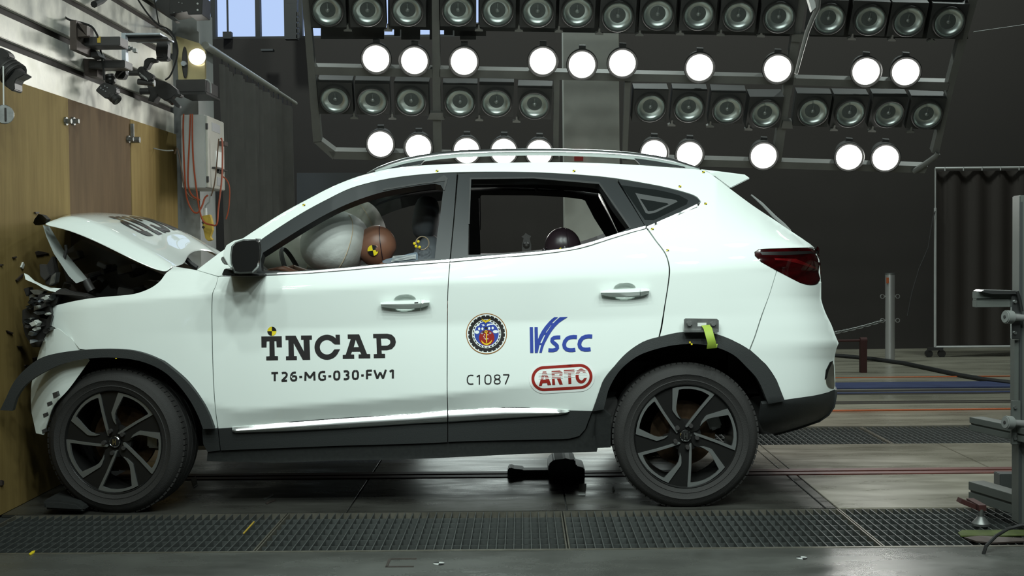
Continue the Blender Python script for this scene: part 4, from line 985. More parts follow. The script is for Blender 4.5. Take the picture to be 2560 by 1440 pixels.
# airbags
sq=lambda v:Vector((math.copysign(abs(v.x)**.8,v.x),math.copysign(abs(v.y)**.8,v.y),math.copysign(abs(v.z)**.85,v.z)))
def pillow(name,k,px,py,Y,rx,ry,rz,rot,label):
    q=MB();q.sphere((0,0,0),(rx,ry,rz),32,fn=sq);Mx=Matrix.Translation(at(px,py,Y=Y))@Matrix.Rotation(rot,4,'Y')
    xf(q,Mx);o=q.build(name,k,car,smooth=True,label=label)
    sm=MB();pts=[Mx@Vector((rx*1.003*math.copysign(abs(math.sin(a)*.55)**.8,math.sin(a)),-ry*abs(math.sqrt(max(0,1-(.55*math.sin(a))**2-(math.cos(a)*.97)**2)))**.8,rz*math.copysign(abs(math.cos(a)*.97)**.85,math.cos(a)))) for a in [.25+i*.12 for i in range(23)]]
    sm.tube(pts,.0022,5);s=sm.build('seam','seam',o,smooth=True);s.location=(0,0,0)
    return o
pillow('airbag','airbag',838,606,-.36,.165,.25,.165,.35,'silvery inflated driver airbag')
pillow('airbag','airbag_cream',905,570,.08,.12,.2,.15,-.4,'cream curtain airbag behind')
pillow('airbag','airbag_cream',735,640,.30,.21,.28,.13,.45,'cream passenger airbag')
q=MB();q.pxprism(smooth_poly([(955,650),(1000,640),(1038,630),(1045,632),(1044,655),(958,660)]),-.80,-.795);q.build('window_glass_edge','blue_glass',car)
for k in range(5):
    pass
q=MB()
for k in range(5): q.pxprism([(978+k*1,652-k*3.2+1),(1040,641-k*2.2+4),(1040,642.2-k*2.2+4),(978+k,653.2-k*3.2+1)],-.806,-.804)
o=q.build('printed_label','paper',car)
# belt anchor / yellow ring by the seat
q=MB();c=at(1056,608,Y=-.45);q.lathe([(.030,0),(.033,.004),(.036,0),(.033,-.004)],24,Matrix.Translation(c)@Matrix.Rotation(PI/2,4,'X'),close=True);q.build('belt_loop','seam',car)
for x,y in((1046,604),(1036,609),(1040,616),(1049,618)):
    q=MB();q.sphere(at(x,y,Y=-.46),.008,8);q.build('yellow_fastener','target_yellow',car,smooth=True)
# ---- decals printed on the side
def decal(name,loops,k,parent,off=.0018,step=14,label=None):
    """loops: list of (outer,[holes])"""
    vs=[];fs=[];nr=[]
    for outer,holes in loops:
        V,Fc=tri2d(outer,holes,step);x,y=V[:,0],V[:,1];P=at_w(x,y,w_side(x,y)+off);h=1.5
        du=at_w(x+h,y,w_side(x+h,y))-at_w(x-h,y,w_side(x-h,y));dv=at_w(x,y+h,w_side(x,y+h))-at_w(x,y-h,w_side(x,y-h))
        N=np.cross(du,dv);N/=np.linalg.norm(N,axis=1)[:,None];N[N[:,1]>0]*=-1;b=len(vs)
        for f in Fc:
            a,bb,c=P[list(f)];f=f if np.cross(bb-a,c-a)[1]<0 else (f[0],f[2],f[1]);fs.append(tuple(i+b for i in f))
        vs+=[tuple(p) for p in P];nr+=[Vector(q) for q in N]
    me=bpy.data.meshes.new(name);me.from_pydata(vs,[],fs);me.materials.append(MT[k]);me.polygons.foreach_set('use_smooth',[True]*len(fs));me.normals_split_custom_set_from_vertices(nr)
    o=link(name,me,parent,label)
    if parent is not car:o.location=(0,0,0)
    return o
def aff(pts,sc_,ox,oy): return [(ox+x*sc_,oy+y*sc_) for x,y in pts]
def arcp(cx,cy,rx,ry,a0,a1,n): return [(cx+rx*math.cos(math.radians(a0+(a1-a0)*i/n)),cy-ry*math.sin(math.radians(a0+(a1-a0)*i/n))) for i in range(n+1)]
S1=.14453;A1=lambda p:aff(p,S1,640,800)
T_=[(92,285),(445,280),(448,470),(358,470),(352,362),(318,362),(325,622),(380,624),(382,693),(178,697),(176,630),(235,625),(232,365),(185,368),(182,472),(95,475)]
N_=[(510,272),(685,270),(830,545),(822,340),(780,340),(778,268),(966,266),(968,338),(925,340),(938,686),(810,688),(652,400),(658,622),(706,624),(708,690),(520,692),(518,628),(565,625),(560,345),(512,345)]
C_=[(1455,505)]+arcp(1228,470,216,216,-22,-318,40)+[(1378,305),(1375,255),(1450,255),(1455,420),(1360,420)]+arcp(1228,470,124,126,38,332,32)+[(1356,508)]
A_=[(1585,250),(1785,248),(1920,588),(1975,588),(1976,660),(1775,662),(1775,595),(1822,592),(1800,545),(1660,547),(1640,595),(1698,597),(1700,668),(1500,670),(1500,605),(1552,600),(1640,325),(1588,322)]
P_=[(2025,240),(2270,236),(2350,255),(2405,310),(2420,380),(2405,440),(2350,500),(2270,520),(2172,522),(2175,583),(2232,585),(2234,655),(2038,658),(2036,590),(2092,588),(2082,312),(2028,312)]
WORD=[(T_,[]),(N_,[]),(C_,[]),(A_,[[(1725,340),(1690,470),(1780,468)]]),(P_,[[(2160,318),(2270,318),(2315,345),(2325,380),(2315,415),(2270,443),(2170,445)]])]
decal('lettering',[(A1(a),[A1(h) for h in hs]) for a,hs in WORD],'decal_black',fdo)
def quad(cx,cy,r,qs,parent,off=.0018,name='target_mark',kx=1.0):
    for cols,k in((qs[0],'target_yellow'),(qs[1],'target_black')):
        decal(name,[([(cx,cy)]+arcp(cx,cy,r*kx,r,a,a+90,10),[]) for a in cols],k,parent,off,step=20)
quad(679.7,828,11.3,((90,270),(0,180)),fdo)
def textpolys(body,bold=0):
    cu=bpy.data.curves.new('text','FONT');cu.body=body;cu.size=1;cu.offset=bold;cu.resolution_u=4;cu.fill_mode='FRONT'
    o=bpy.data.objects.new('text',cu);COL.objects.link(o);dg=bpy.context.evaluated_depsgraph_get();dg.update()
    me=bpy.data.meshes.new_from_object(o.evaluated_get(dg));V=np.array([v.co[:2] for v in me.vertices]);Fc=[tuple(p.vertices) for p in me.polygons]
    bpy.data.objects.remove(o);bpy.data.meshes.remove(me);return V,Fc
def textdecal(name,body,box,slope,k,parent,bold=0,off=.0018,slant=0):
    """box x0,x1,ytop,ybottom measured at the left end"""
    V,Fc=textpolys(body,bold);mn,mx=V.min(0),V.max(0);u=(V-mn)/(mx-mn);x=box[0]+(box[1]-box[0])*u[:,0];y=box[3]+(box[2]-box[3])*u[:,1]+slope*(x-box[0])
    x=x+slant*(box[3]-box[2])*u[:,1]
    P=at_w(x,y,w_side(x,y)+off);me=bpy.data.meshes.new(name);me.from_pydata([tuple(p) for p in P],[],Fc);me.materials.append(MT[k])
    bm=bmesh.new();bm.from_mesh(me)
    for f in bm.faces:
        if f.normal.y>0:f.normal_flip()
    bm.to_mesh(me);bm.free()
    o=link(name,me,parent);
    if parent is not car:o.location=(0,0,0)
    return o
def stroke(path,wd):
    P=np.array(path,float);n=len(P);T=np.zeros_like(P);T[1:-1]=P[2:]-P[:-2];T[0]=P[1]-P[0];T[-1]=P[-1]-P[-2];T/=np.linalg.norm(T,axis=1)[:,None];N=np.stack([-T[:,1],T[:,0]],1)*wd/2
    return [tuple(p) for p in P+N]+[tuple(p) for p in (P-N)[::-1]]
GL={'T':[[(0,0),(1,0)],[(.5,0),(.5,1)]],'2':[[(.05,.06),(.3,0),(.7,0),(.92,.14),(.95,.3),(.85,.48),(.1,.97),(.12,.985)],[(.02,1),(1,1)]],
'6':[[(.88,.02),(.6,.0),(.3,.06),(.1,.25),(.03,.55),(.06,.82),(.25,.98),(.6,1),(.88,.93),(.96,.72),(.88,.5),(.6,.44),(.25,.48),(.06,.6)]],
'-':[[(-.4,.58),(1.4,.58)]],'M':[[(.03,1.05),(.06,-.05)],[(.06,0),(.5,.74)],[(.5,.74),(.94,0)],[(.94,-.05),(.97,1.05)]],
'G':[[(.95,.03),(.55,0),(.25,.06),(.06,.28),(.03,.55),(.08,.82),(.28,.97),(.6,1),(.93,.94),(.94,.52),(.6,.52)]],
'0':[[(.5,0),(.8,.04),(.95,.22),(.97,.5),(.95,.78),(.8,.96),(.5,1),(.2,.96),(.05,.78),(.03,.5),(.05,.22),(.2,.04),(.5,0)]],
'3':[[(.05,.03),(.4,0),(.75,.02),(.92,.14),(.92,.32),(.78,.45),(.45,.48)],[(.45,.48),(.8,.52),(.95,.66),(.95,.82),(.8,.96),(.45,1),(.05,.97)]],
'F':[[(.08,1.05),(.08,-.05)],[(.08,0),(.98,0)],[(.08,.5),(.9,.5)]],'W':[[(0,-.06),(.25,1.02)],[(.25,1.02),(.5,.25)],[(.5,.25),(.75,1.02)],[(.75,1.02),(1,-.06)]],'1':[[(.1,.2),(.62,.0)],[(.62,-.03),(.62,1.05)]],
'C':[[(.95,.03),(.55,0),(.25,.06),(.06,.28),(.03,.5),(.06,.75),(.25,.95),(.55,1),(.95,.97)]],
'8':[[(.5,0),(.85,.06),(.93,.24),(.8,.42),(.5,.48),(.2,.42),(.07,.24),(.15,.06),(.5,0)],[(.5,.48),(.85,.56),(.97,.76),(.85,.95),(.5,1),(.15,.95),(.03,.76),(.15,.56),(.5,.48)]],'7':[[(0,0),(.96,0)],[(.95,.0),(.35,1.05)]]}
def strokeword(name,chars,h,slope,wd,k,parent,base):
    """chars: (glyph, x0, x1) in photo pixels; base(x) gives the baseline"""
    lp=[]
    for ch,x0,x1 in chars:
        m_=wd/2
        for path in GL[ch]:
            pts=[(x0+m_+u*(x1-x0-wd),base(x0+u*(x1-x0))-h+m_+v*(h-wd)) for u,v in path]
            lp.append((stroke(pts,wd),[]))
    return decal(name,lp,k,parent,step=30)
s=.14453
strokeword('lettering',[(g,640+a*s,640+b*s) for g,a,b in (('T',248,400),('2',425,555),('6',585,720),('-',742,805),('M',830,1035),('G',1070,1220),('-',1245,1308),('0',1332,1462),('3',1495,1622),('0',1655,1785),('-',1812,1872),('F',1895,2025),('W',2030,2265),('1',2285,2425))],25,0,5.1,'decal_black',fdo,lambda x:955.2-.0255*(x-676))
strokeword('lettering',[(g,600+a*.375,600+b*.375) for g,a,b in (('C',1510,1562),('1',1572,1612),('0',1628,1678),('8',1690,1740),('7',1750,1800))],25.5,0,3.0,'decal_black',rdo,lambda x:962-.012*(x-1167))
# round emblem
S2=.09026;A2=lambda p:aff(p,S2,1150,770);EC=(735,712)
ring=lambda ro,ri,n=48:(A2(arcp(*EC,ro,ro,0,360-360/n,n-1)),[A2(arcp(*EC,ri,ri,0,360-360/n,n-1))] if ri else [])
decal('emblem_disc',[ring(548,0)],'decal_white',rdo,.0016)
decal('emblem_rim',[ring(566,544)],'decal_brown',rdo,.0020)
gear=[]
for k in range(24):
    a=k*15+4;gear+=[(EC[0]+r*math.cos(math.radians(b)),EC[1]-r*math.sin(math.radians(b))) for r,b in((478,a),(512,a+2),(512,a+11.5),(478,a+13.5))]
decal('emblem_tyre',[(A2(gear),[A2(arcp(*EC,402,402,0,354,59))])],'decal_black',rdo,.0022)
decal('emblem_dashes',[(A2(arcp(*EC,386,386,a,a+10,3)+arcp(*EC,358,358,a+10,a,3)),[]) for a in range(0,360,15)],'decal_black',rdo,.0022)
decal('emblem_field',[ring(336,0)],'decal_blue',rdo,.0020);decal('emblem_sun',[(A2(arcp(740,825,215,215,0,351,39)),[])],'decal_red',rdo,.0024)
cl_=lambda cx,cy,a,b:(A2(arcp(cx,cy,a,b,0,340,17)),[])
bx=lambda x0,y0,x1,y1:(A2([(x0,y0),(x1,y0),(x1,y1),(x0,y1)]),[])
decal('emblem_clouds',[cl_(470,668,62,46),cl_(985,655,76,44),cl_(530,575,30,38),cl_(622,575,30,38),cl_(808,565,30,38),cl_(905,555,30,38)]+[bx(x-12,y-12,x+12,y+12) for x,y in((680,742),(660,785),(672,830),(705,858),(772,742),(772,852))],'decal_white',rdo,.0028)
decal('emblem_bolts',[(A2([(590,455),(620,448),(640,470),(650,440),(688,490),(655,490),(630,510),(622,480)]),[]),(A2([(738,490),(770,432),(790,455),(832,428),(808,495),(785,475),(760,498)]),[])],'decal_white',rdo,.0028)
decal('emblem_ships',[cl_(610,705,32,20),cl_(840,693,32,20)],'decal_grey',rdo,.0030);decal('emblem_hull',[cl_(722,560,46,34),(A2([(650,640),(690,625),(670,690),(590,690)]),[]),(A2([(765,640),(800,655),(850,685),(790,690)]),[])],'decal_black',rdo,.0026)
decal('emblem_wings',[(A2([(585,292),(650,325),(715,345),(790,320),(852,290),(820,350),(760,388),(725,400),(708,425),(690,395),(640,370)]),[])],'decal_yellow',rdo,.0034)
decal('emblem_anchor',[(A2([(718,690),(746,690),(752,950),(735,970),(722,950)]),[]),(A2(arcp(722,658,42,42,0,345,23)),[A2(arcp(722,658,20,20,0,330,11))]),(A2([(600,890),(625,930),(680,975),(738,985),(800,965),(855,915),(885,878),(880,925),(840,985),(745,1030),(670,1010),(615,970),(590,920)]),[])],'decal_yellow',rdo,.0036)
# blue curved-road logo
S3=.14582;A3=lambda p:aff(p,S3,1310,780)
L3=[[(98,260),(153,260),(161,700),(106,700)],[(180,260),(235,260),(240,465),(268,395),(310,318),(365,240),(430,165),(475,122),(520,88),(585,88),(545,122),(500,165),(470,200),(455,235),(405,300),(370,350),(345,395),(320,440),(290,500),(270,550),(255,610),(235,700),(186,700)],
[(615,88),(752,83),(690,122),(600,185),(535,250),(480,320),(430,400),(395,465),(360,530),(335,590),(320,640),(305,698),(262,698),(275,640),(292,570),(310,520),(350,425),(380,360),(420,300),(465,235),(505,190),(560,135)],
[(470,196),(505,188),(490,214),(460,226)],[(352,352),(388,352),(372,385),(340,392)],[(276,532),(304,528),(294,560),(268,560)]]
c1=[(908,428),(850,425),(790,432),(740,455),(700,505),(687,560),(697,605),(730,640),(780,652),(830,652),(880,645)]
s1=[(622,432),(570,432),(520,438),(485,462),(480,495),(500,520),(540,550),(568,580),(572,612),(548,642),(500,655),(455,655),(418,652)]
decal('blue_logo',[(A3(p),[]) for p in L3]+[(A3(stroke(s1,64)),[]),(A3(stroke(c1,66)),[]),(A3(stroke([(x+262,y-9) for x,y in c1],68)),[])],'decal_blue',rdo,.0024)
def stad(e):
    a=[];r=215+e
    for t in range(93,274,9): a.append((342+r*math.cos(math.radians(t)),1143-r*math.sin(math.radians(t))))
    for t in range(-87,94,9): a.append((958+(r+1)*math.cos(math.radians(t)),1106-(r+1)*math.sin(math.radians(t))))
    return A3(a)
decal('badge_backing',[(stad(42),[])],'decal_white',rdo,.0016)
decal('badge_ring',[(stad(0),[stad(-50)])],'decal_red',rdo,.0022)
LT=[[(322,1020),(380,1018),(468,1252),(405,1255),(393,1215),(318,1220),(305,1265),(255,1268)],[(472,1010),(610,1003),(650,1020),(665,1060),(650,1105),(622,1125),(665,1242),(610,1246),(560,1135),(525,1138),(535,1250),(485,1252)],[(682,995),(865,985),(868,1045),(805,1050),(812,1232),(762,1236),(755,1052),(685,1056)],
[(1060,1035)]+arcp(980,1098,97,128,40,325,24)+[(1078,1128),(1025,1135)]+arcp(985,1098,48,75,320,50,16)+[(1010,1040)]]
hol=[[[(352,1090),(372,1160),(330,1163)]],[[(525,1062),(600,1056),(612,1075),(600,1095),(528,1098)]],[],[]]
decal('badge_letters',[(A3(p),[A3(h) for h in hs]) for p,hs in zip(LT,hol)],'decal_red',rdo,.0024,step=8)
# black striped upper halves
blk=[];whi=[]
for x0,x1,y0,sl in((250,470,1020,-.03),(468,668,1008,-.04),(680,870,992,-.05),(880,1085,968,-.0)):
    for k in range(5 if x0<860 else 4):
        y=y0+22+k*25;whi.append((A3([(x0,y),(x1,y+sl*(x1-x0)),(x1,y+11+sl*(x1-x0)),(x0,y+11)]),[]))
decal('badge_stripes',whi,'decal_white',rdo,.0030,step=30)
# small adhesive targets
for x,y in((759.6,512),(1092.6,427),(1435,427),(1700,466),(1764,509),(1758.6,429.8),(1631,572),(1669,625)):
    s=3.0;par=car
    decal('target_mark',[([(x-s*1.15,y-s*.7),(x,y-s*.9),(x,y),(x-s*1.15,y)],[]),([(x,y),(x+s*1.15,y),(x+s*1.15,y+s*.8),(x,y+s*.8)],[])],'target_black',par,.003,step=20)
    decal('target_mark',[([(x,y-s*.8),(x+s*1.15,y-s*.8),(x+s*1.15,y),(x,y)],[]),([(x-s*1.15,y),(x,y),(x,y+s*.8),(x-s*1.15,y+s*.8)],[])],'target_yellow',par,.003,step=20)
for x,y,Yt in((288,893,-.962),(1727,858,-.958)):
    q=MB();p=at(x,y,Y=Yt)
    for sx,sz in((-1,1),(1,-1)): q.box(p+Vector((sx*.004,0,sz*.004)),(.007,.002,.008))
    q.build('target_mark','target_yellow',car)
# bonnet lettering printed on the sheet
dg=bpy.context.evaluated_depsgraph_get();dg.update();ev=bon.evaluated_get(dg);oi=bon.matrix_world if False else Matrix.Translation(bon.location+OFF[car.name])
vs=[];fs=[];
Minv=oi.inverted()
lo=[]
for a,hs in WORD:
    V,Fc=tri2d(a,hs,40);b=len(vs)
    for x,y in V:
        s=(x-92)/2330.;t=(690-y)/440.
        X=-2.12+t*.22;Yw=.46-s*.92;hit,loc,nor,fi=ev.ray_cast(Minv@Vector((X,Yw,2.5)),Vector((0,0,-1)))
        vs.append((oi@loc)+Vector((0,0,.004)) if hit else Vector((X,Yw,1.3)))
    fs+=[tuple(i+b for i in f) for f in Fc]
q=MB();q.add(vs,fs);o=q.build('lettering','decal_black',bon);o.location=(0,0,0)
# cowl, wiper seen through the bonnet gap
q=MB();q.tube([at(x,y,Y=.0) for x,y in((466,648),(478,660),(492,670))],.016,6);q.build('wiper_arm','device_black',car)
q=MB();q.bb((at(440,690,Y=-.7).x,-.78,1.0),(at(520,690,Y=-.7).x,.78,1.085));q.build('cowl','device_black',car)
# far half : mirrored copies of the near parts
for o in MIR:
    def mc(o,par,top):
        c=o.copy();COL.objects.link(c);c.parent=par
        if top: c.scale=(1,-1,1)
        for ch in list(o.children):
            if any(s in ch.name for s in('lettering','emblem','logo','badge','target')): continue
            mc(ch,c,False)
        return c
    mc(o,car,True)

# ================================================================== DUMMIES
def skinned(name,joints,edges,k,parent,root=0):
    me=bpy.data.meshes.new(name);me.from_pydata([j[0] for j in joints],edges,[]);me.materials.append(MT[k])
    o=link(name,me,parent);md=o.modifiers.new('skin','SKIN')
    for i,j in enumerate(joints):
        s=me.skin_vertices[0].data[i];s.radius=(j[1],j[2] if len(j)>2 else j[1]);s.use_root=(i==root)
    md.use_smooth_shade=True;sb=o.modifiers.new('sub','SUBSURF');sb.levels=1;sb.render_levels=2
    return o
def dummy(label,hx,hy,Y,lean,skin,mark,rr,front):
    h=at(hx,hy,Y=Y);t=thing('crash_test_dummy',label,'dummy',(h.x+.25,Y,.55))
    V=Vector
    hip=V((h.x+.30*lean+.18,Y,.70));ch=V((h.x+.16*lean+.07,Y,h.z-.34));nk=V((h.x+.05,Y,h.z-.13));J=[(hip,.15,.14),((hip+ch)/2,.145,.14),(ch,.15,.15),(ch.lerp(nk,.55),.12,.10),(nk,.055),(h+V((.02,0,-.06)),.05)];E=[(0,1),(1,2),(2,3),(3,4),(4,5)]
    for s in(-1,1):
        sh=V((ch.x-.0,Y+s*.19,ch.z+.10));kn=V((hip.x-.42,Y+s*.12,.74));an=V((hip.x-.62,Y+s*.12,.40));b=len(J)
        if front: el=V((sh.x-.18,Y+s*.22,sh.z-.22));ha=V((at(722,668,Y=Y).x+.03,Y+s*.13,at(722,668,Y=Y).z-.015))
        else: el=V((sh.x-.08,Y+s*.22,sh.z-.28));ha=V((el.x-.24,Y+s*.16,el.z-.02))
        J+=[(sh,.075),(el,.05),(ha,.034),(hip+V((-.08,s*.10,-.0)),.10),(kn,.07),(an,.05),(an+V((-.16,0,-.06)),.04)]
        E+=[(3,b),(b,b+1),(b+1,b+2),(0,b+3),(b+3,b+4),(b+4,b+5),(b+5,b+6)]
        f0=len(J)
        for i,(dy,dl) in enumerate(((-.03,.072),(-.01,.085),(.01,.08),(.03,.065))):
            J+=[(ha+V((-.05,dy,.012)),.009),(ha+V((-.05-dl*.6,dy*1.15,.004)),.008),(ha+V((-.05-dl,dy*1.15,-.022)),.007)]
            E+=[(b+2,f0+3*i),(f0+3*i,f0+3*i+1),(f0+3*i+1,f0+3*i+2)]
        J+=[(ha+V((-.02,-s*.035,-.01)),.010),(ha+V((-.055,-s*.05,-.022)),.008)];E+=[(b+2,f0+12),(f0+12,f0+13)]
    skinned('body',J,E,'dummy_suit' if not front else 'dummy_skin',t)
    def hf(v):
        x,y,z=v
        if x<0: x*=1.0+.12*max(0,.3-abs(z+.25))*2
        if z<-.3: x=x*(1-.25*(-z-.3))-.06;y*=1-.3*(-z-.3)
        return Vector((x,y,z))
    q=MB();q.sphere((0,0,0),(rr*1.06,rr*.86,rr*1.14),28,fn=hf);nose=MB()
    Mx=Matrix.Translation(h)@Matrix.Rotation(-.12,4,'Y')
    hd=xf(q,Mx).build('head',skin,t,smooth=True)
    q=MB();q.sphere((-rr*1.08,0,-rr*.12),(rr*.16,rr*.14,rr*.22),10);xf(q,Mx).build('nose',skin,hd,smooth=True)
    for s in(-1,1):
        q=MB();q.sphere((-rr*.93,s*rr*.34,rr*.08),(rr*.07,rr*.11,rr*.07),10);xf(q,Mx).build('eye',skin,hd,smooth=True)
        q=MB();q.sphere((rr*.08,s*rr*.85,-rr*.12),(rr*.12,rr*.05,rr*.2),10);xf(q,Mx).build('ear',skin,hd,smooth=True)
    q=MB();q.box((-rr*.93,0,-rr*.55),(.02,rr*.5,.006));xf(q,Mx).build('mouth','dummy_dark',hd)
    q=MB();n=24;q.tube([Mx@Vector((rr*.30,rr*.87*math.cos(a)*.955,rr*1.14*math.sin(a)*.955)) for a in [PI*2*i/n for i in range(n+1)]],.0025,5);xf(MB(),Mx);q.build('skull_cap_seam','dummy_dark',hd,smooth=True)
    if mark:
        mx,my,mr=mark
        for k,qs in(('target_yellow',(100,280)),('target_black',(10,190))):
            q=MB()
            for a0 in qs:
                vs=[];c=at(mx,my,Y=h.y)
                for px,py in [(mx,my)]+arcp(mx,my,mr,mr,a0,a0+90,8):
                    p=at(px,py,Y=h.y-.05);l=Mx.inverted()@p
                    s=1-(l.x/(rr*1.06))**2-(l.z/(rr*1.14))**2
                    l.y=-rr*.86*math.sqrt(max(.05,s))-.004;vs.append(Mx@l)
                q.add(vs,[(0,i,i+1) for i in range(1,len(vs)-1)])
            q.build('target_mark',k,hd)
dummy('brown headed crash test dummy leaning into the silvery airbag in the front seat',942,616,-.42,1.0,'dummy_skin',(934,626,13.5),.094,True)
dummy('dark headed crash test dummy low in the rear seat',1407,618,-.35,.6,'dummy_dark',(1404,628,9),.088,False)
# camera figure on the shelf seen through the rear window
q=MB();Yc=3.6;q.pxprism([(1305,640),(1305,612),(1309,596),(1304,591),(1310,588),(1314,582),(1322,588),(1328,590),(1324,597),(1328,612),(1328,640)],Yc,Yc+.12)
p=at(1316,640,Y=Yc);q.bb((p.x-.05,Yc,0),(p.x+.05,Yc+.12,p.z+.01));q.sphere(at(1316,612,Y=Yc-.01),.03,10)
tag(q.build('test_camera_stand','device_dark'),'small dark camera on a post seen through the rear door window','camera')
# ================================================================== FLOOR THINGS
td=thing('tow_dolly','black tow dolly on the floor rail under the car','dolly',(.12,0,0))
q=MB();q.pxprism([(1371,1196),(1371,1162),(1384,1150),(1408,1148),(1414,1146),(1425,1149),(1438,1149),(1440,1165),(1462,1170),(1462,1200),(1380,1205)],-.14,.10);q.build('body','device_black',td,bevel=.006)
q=MB();q.pxprism([(1268,1188),(1270,1172),(1276,1169),(1285,1172),(1308,1174),(1312,1186)],-.05,.07);q.build('hook_block','device_black',td,bevel=.004)
q=MB();q.bb((at(1290,1188,Y=0).x,-.04,.006),(at(1380,1188,Y=0).x,.04,.03));q.build('draw_bar','device_black',td)
q=MB();a=at(1400,1210,Y=-.1);q.bb((a.x-.05,-.13,.004),(a.x+.06,.08,.05));q.build('shoe','device_black',td)
def flat(name,pts,k,label,cat,h=.004,z=.001):
    P=[at(x,y,Z=z) for x,y in pts];q=MB();q.prism(P,(0,0,h));return tag(q.build(name,k),label,cat)
flat('white_tag',[(1447,1211),(1466,1211),(1463,1238),(1446,1238)],'paper','white paper tag lying on the dark plate behind the tow dolly','tag')
flat('white_tag',[(477,1198),(490,1192),(494,1212),(484,1219)],'paper','pale torn scrap lying behind the front wheel','scrap')
flat('white_scrap',[(1530,1222),(1534,1216),(1537,1228),(1532,1230)],'paper','tiny white scrap in front of the rear wheel','scrap')
flat('yellow_stick',[(607,1335),(634,1305),(637,1306),(610,1336)],'pendant_yellow','thin yellow stick lying across the near grating','stick',.004,.001)
flat('yellow_scrap',[(72,1387),(80,1380),(88,1378),(86,1383),(76,1389)],'target_yellow','yellow scrap on the near floor at the far left','scrap')
flat('metal_sliver',[(658,1248),(682,1236),(684,1238),(660,1251)],'cast_metal','thin metal sliver on the dark plate behind the front wheel','sliver')
flat('metal_sliver',[(664,1259),(690,1249),(690,1251),(667,1261)],'bracket_brown','dull brown sliver next to the thin metal sliver','sliver')
def ftarget(x,y,r,label):
    t=thing('floor_target',label,'target',at(x,y,Z=0))
    c=at(x,y,Z=.001)
    for a0,k in((0,'paper'),(180,'paper'),(90,'target_black'),(270,'target_black')):
        q=MB();pts=[c]+[c+Vector((r*math.cos(math.radians(a0+i*15)),r*math.sin(math.radians(a0+i*15)),0)) for i in range(7)];q.prism(pts,(0,0,.0015));q.build('quarter',k,t)
ftarget(1097,1409,.022,'black and white round target on the near floor right of the steel lid');ftarget(2004,1395,.022,'black and white round target on the near floor at right below the grating')
q=MB();c=at(1006,1407,Z=0)
for a in(((-.06,-.05),(-.05,.05)),((-.06,-.055),(.05,-.045)),((-.05,.045),(.05,.055))): q.bb((c.x+a[0][0],c.y+a[0][1]*1.2,-.002),(c.x+a[1][0],c.y+a[1][1]*1.2,.002))
tag(q.build('floor_lid_frame','bracket_brown'),'rusty square lid frame set in the near floor','lid')
# bollard and chain
bl=thing('bollard','shiny steel bollard with four eye rings behind the car','bollard',at(2225,905,Z=0))
Yb=at(2225,906,Z=0).y;c=at(2225,905,Y=Yb);tp=at(2224,684,Y=Yb);rb_=.049
q=MB();q.cyl((c.x,Yb,0),(c.x,Yb,tp.z-.01),rb_,n=28);q.build('post','bollard_steel',bl,smooth=True)
q=MB();q.cyl((c.x,Yb,tp.z-.01),(c.x,Yb,tp.z+.005),rb_*1.02,n=28);q.build('cap','cast_metal',bl,smooth=True)
q=MB();q.lathe([(rb_*1.01,-.03),(rb_*1.012,.03)],20,Matrix.Translation((c.x,Yb,tp.z-.08)));
q=MB();
for s in(-1,): 
    q.box((c.x-.034,Yb-rb_*.75,tp.z-.07),(.028,.012,.06))
q.build('orange_sticker','orange',bl)
for zz in(at(2225,741,Y=Yb).z,at(2225,801,Y=Yb).z):
    for s in(-1,1):
        q=MB();q.lathe([(.017,-.006),(.024,-.006),(.024,.006),(.017,.006)],20,Matrix.Translation((c.x+s*(rb_+.03),Yb,zz))@Matrix.Rotation(PI/2,4,'X'),close=True);q.cyl((c.x+s*rb_*.9,Yb,zz),(c.x+s*(rb_+.008),Yb,zz),.007,n=8);q.build('eye_ring','bollard_steel',bl,smooth=True)
ct=thing('chain','grey link chain sagging from the bollard to behind the car','chain',at(2085,834,Y=Yb))
lk=MB();ng=14;lk.tube([Vector((.030*math.cos(a)*1.0+(.012 if math.cos(a)>0 else -.012),.013*math.sin(a),0)) for a in [2*PI*i/ng for i in range(ng+1)]],.0045,6);lm=lk.mesh('link','cast_metal',True)
A=at(2203,803,Y=Yb);B=at(1960,846,Y=Yb+.3);n=26
def cp(t): p=A.lerp(B,t);p.z-=.10*4*t*(1-t)*.35;return p
for i in range(n):
    o=link('link',lm,ct,world=False);t=(i+.5)/n;p=cp(t);d=cp(t+.02)-cp(t-.02)
    o.matrix_local=Matrix.Translation(p-OFF[ct.name])@d.to_track_quat('X','Z').to_matrix().to_4x4()@Matrix.Rotation(PI/2*(i%2)+.5,4,'X')
# portable screen
Ys=at(2340,893,Z=0).y;sc2=thing('portable_screen','tall white tube frame with black curtain on castors behind the stand','screen',at(2338,893,Z=0))
x0=at(2338,640,Y=Ys).x;zt=at(2338,421,Y=Ys).z;zb=at(2338,868,Y=Ys).z
q=MB();q.cyl((x0,Ys,zb),(x0,Ys,at(2338,520,Y=Ys).z),.014,n=10);q.cyl((x0,Ys,at(2338,520,Y=Ys).z),(x0,Ys,zt),.007,n=8);q.build('post','cabinet_grey',sc2,smooth=True)
q=MB();q.cyl((x0+2.2,Ys,zb),(x0+2.2,Ys,zt),.014,n=10);q.build('post','cabinet_grey',sc2,smooth=True)
q=MB();q.cyl((x0,Ys,zt),(x0+2.2,Ys,zt),.014,n=10);q.build('top_bar','cabinet_grey',sc2,smooth=True)
q=MB();q.cyl((x0,Ys,zb),(x0+2.2,Ys,zb),.014,n=10);q.build('bottom_bar','cabinet_grey',sc2,smooth=True)
for i in range(6):
    q=MB();q.cyl((x0+.1+i*.2,Ys-.012,zt+.01),(x0+.1+i*.2,Ys-.012,zt-.03),.006,n=6);q.build('clip','cabinet_grey',sc2)
vs=[];fs=[]
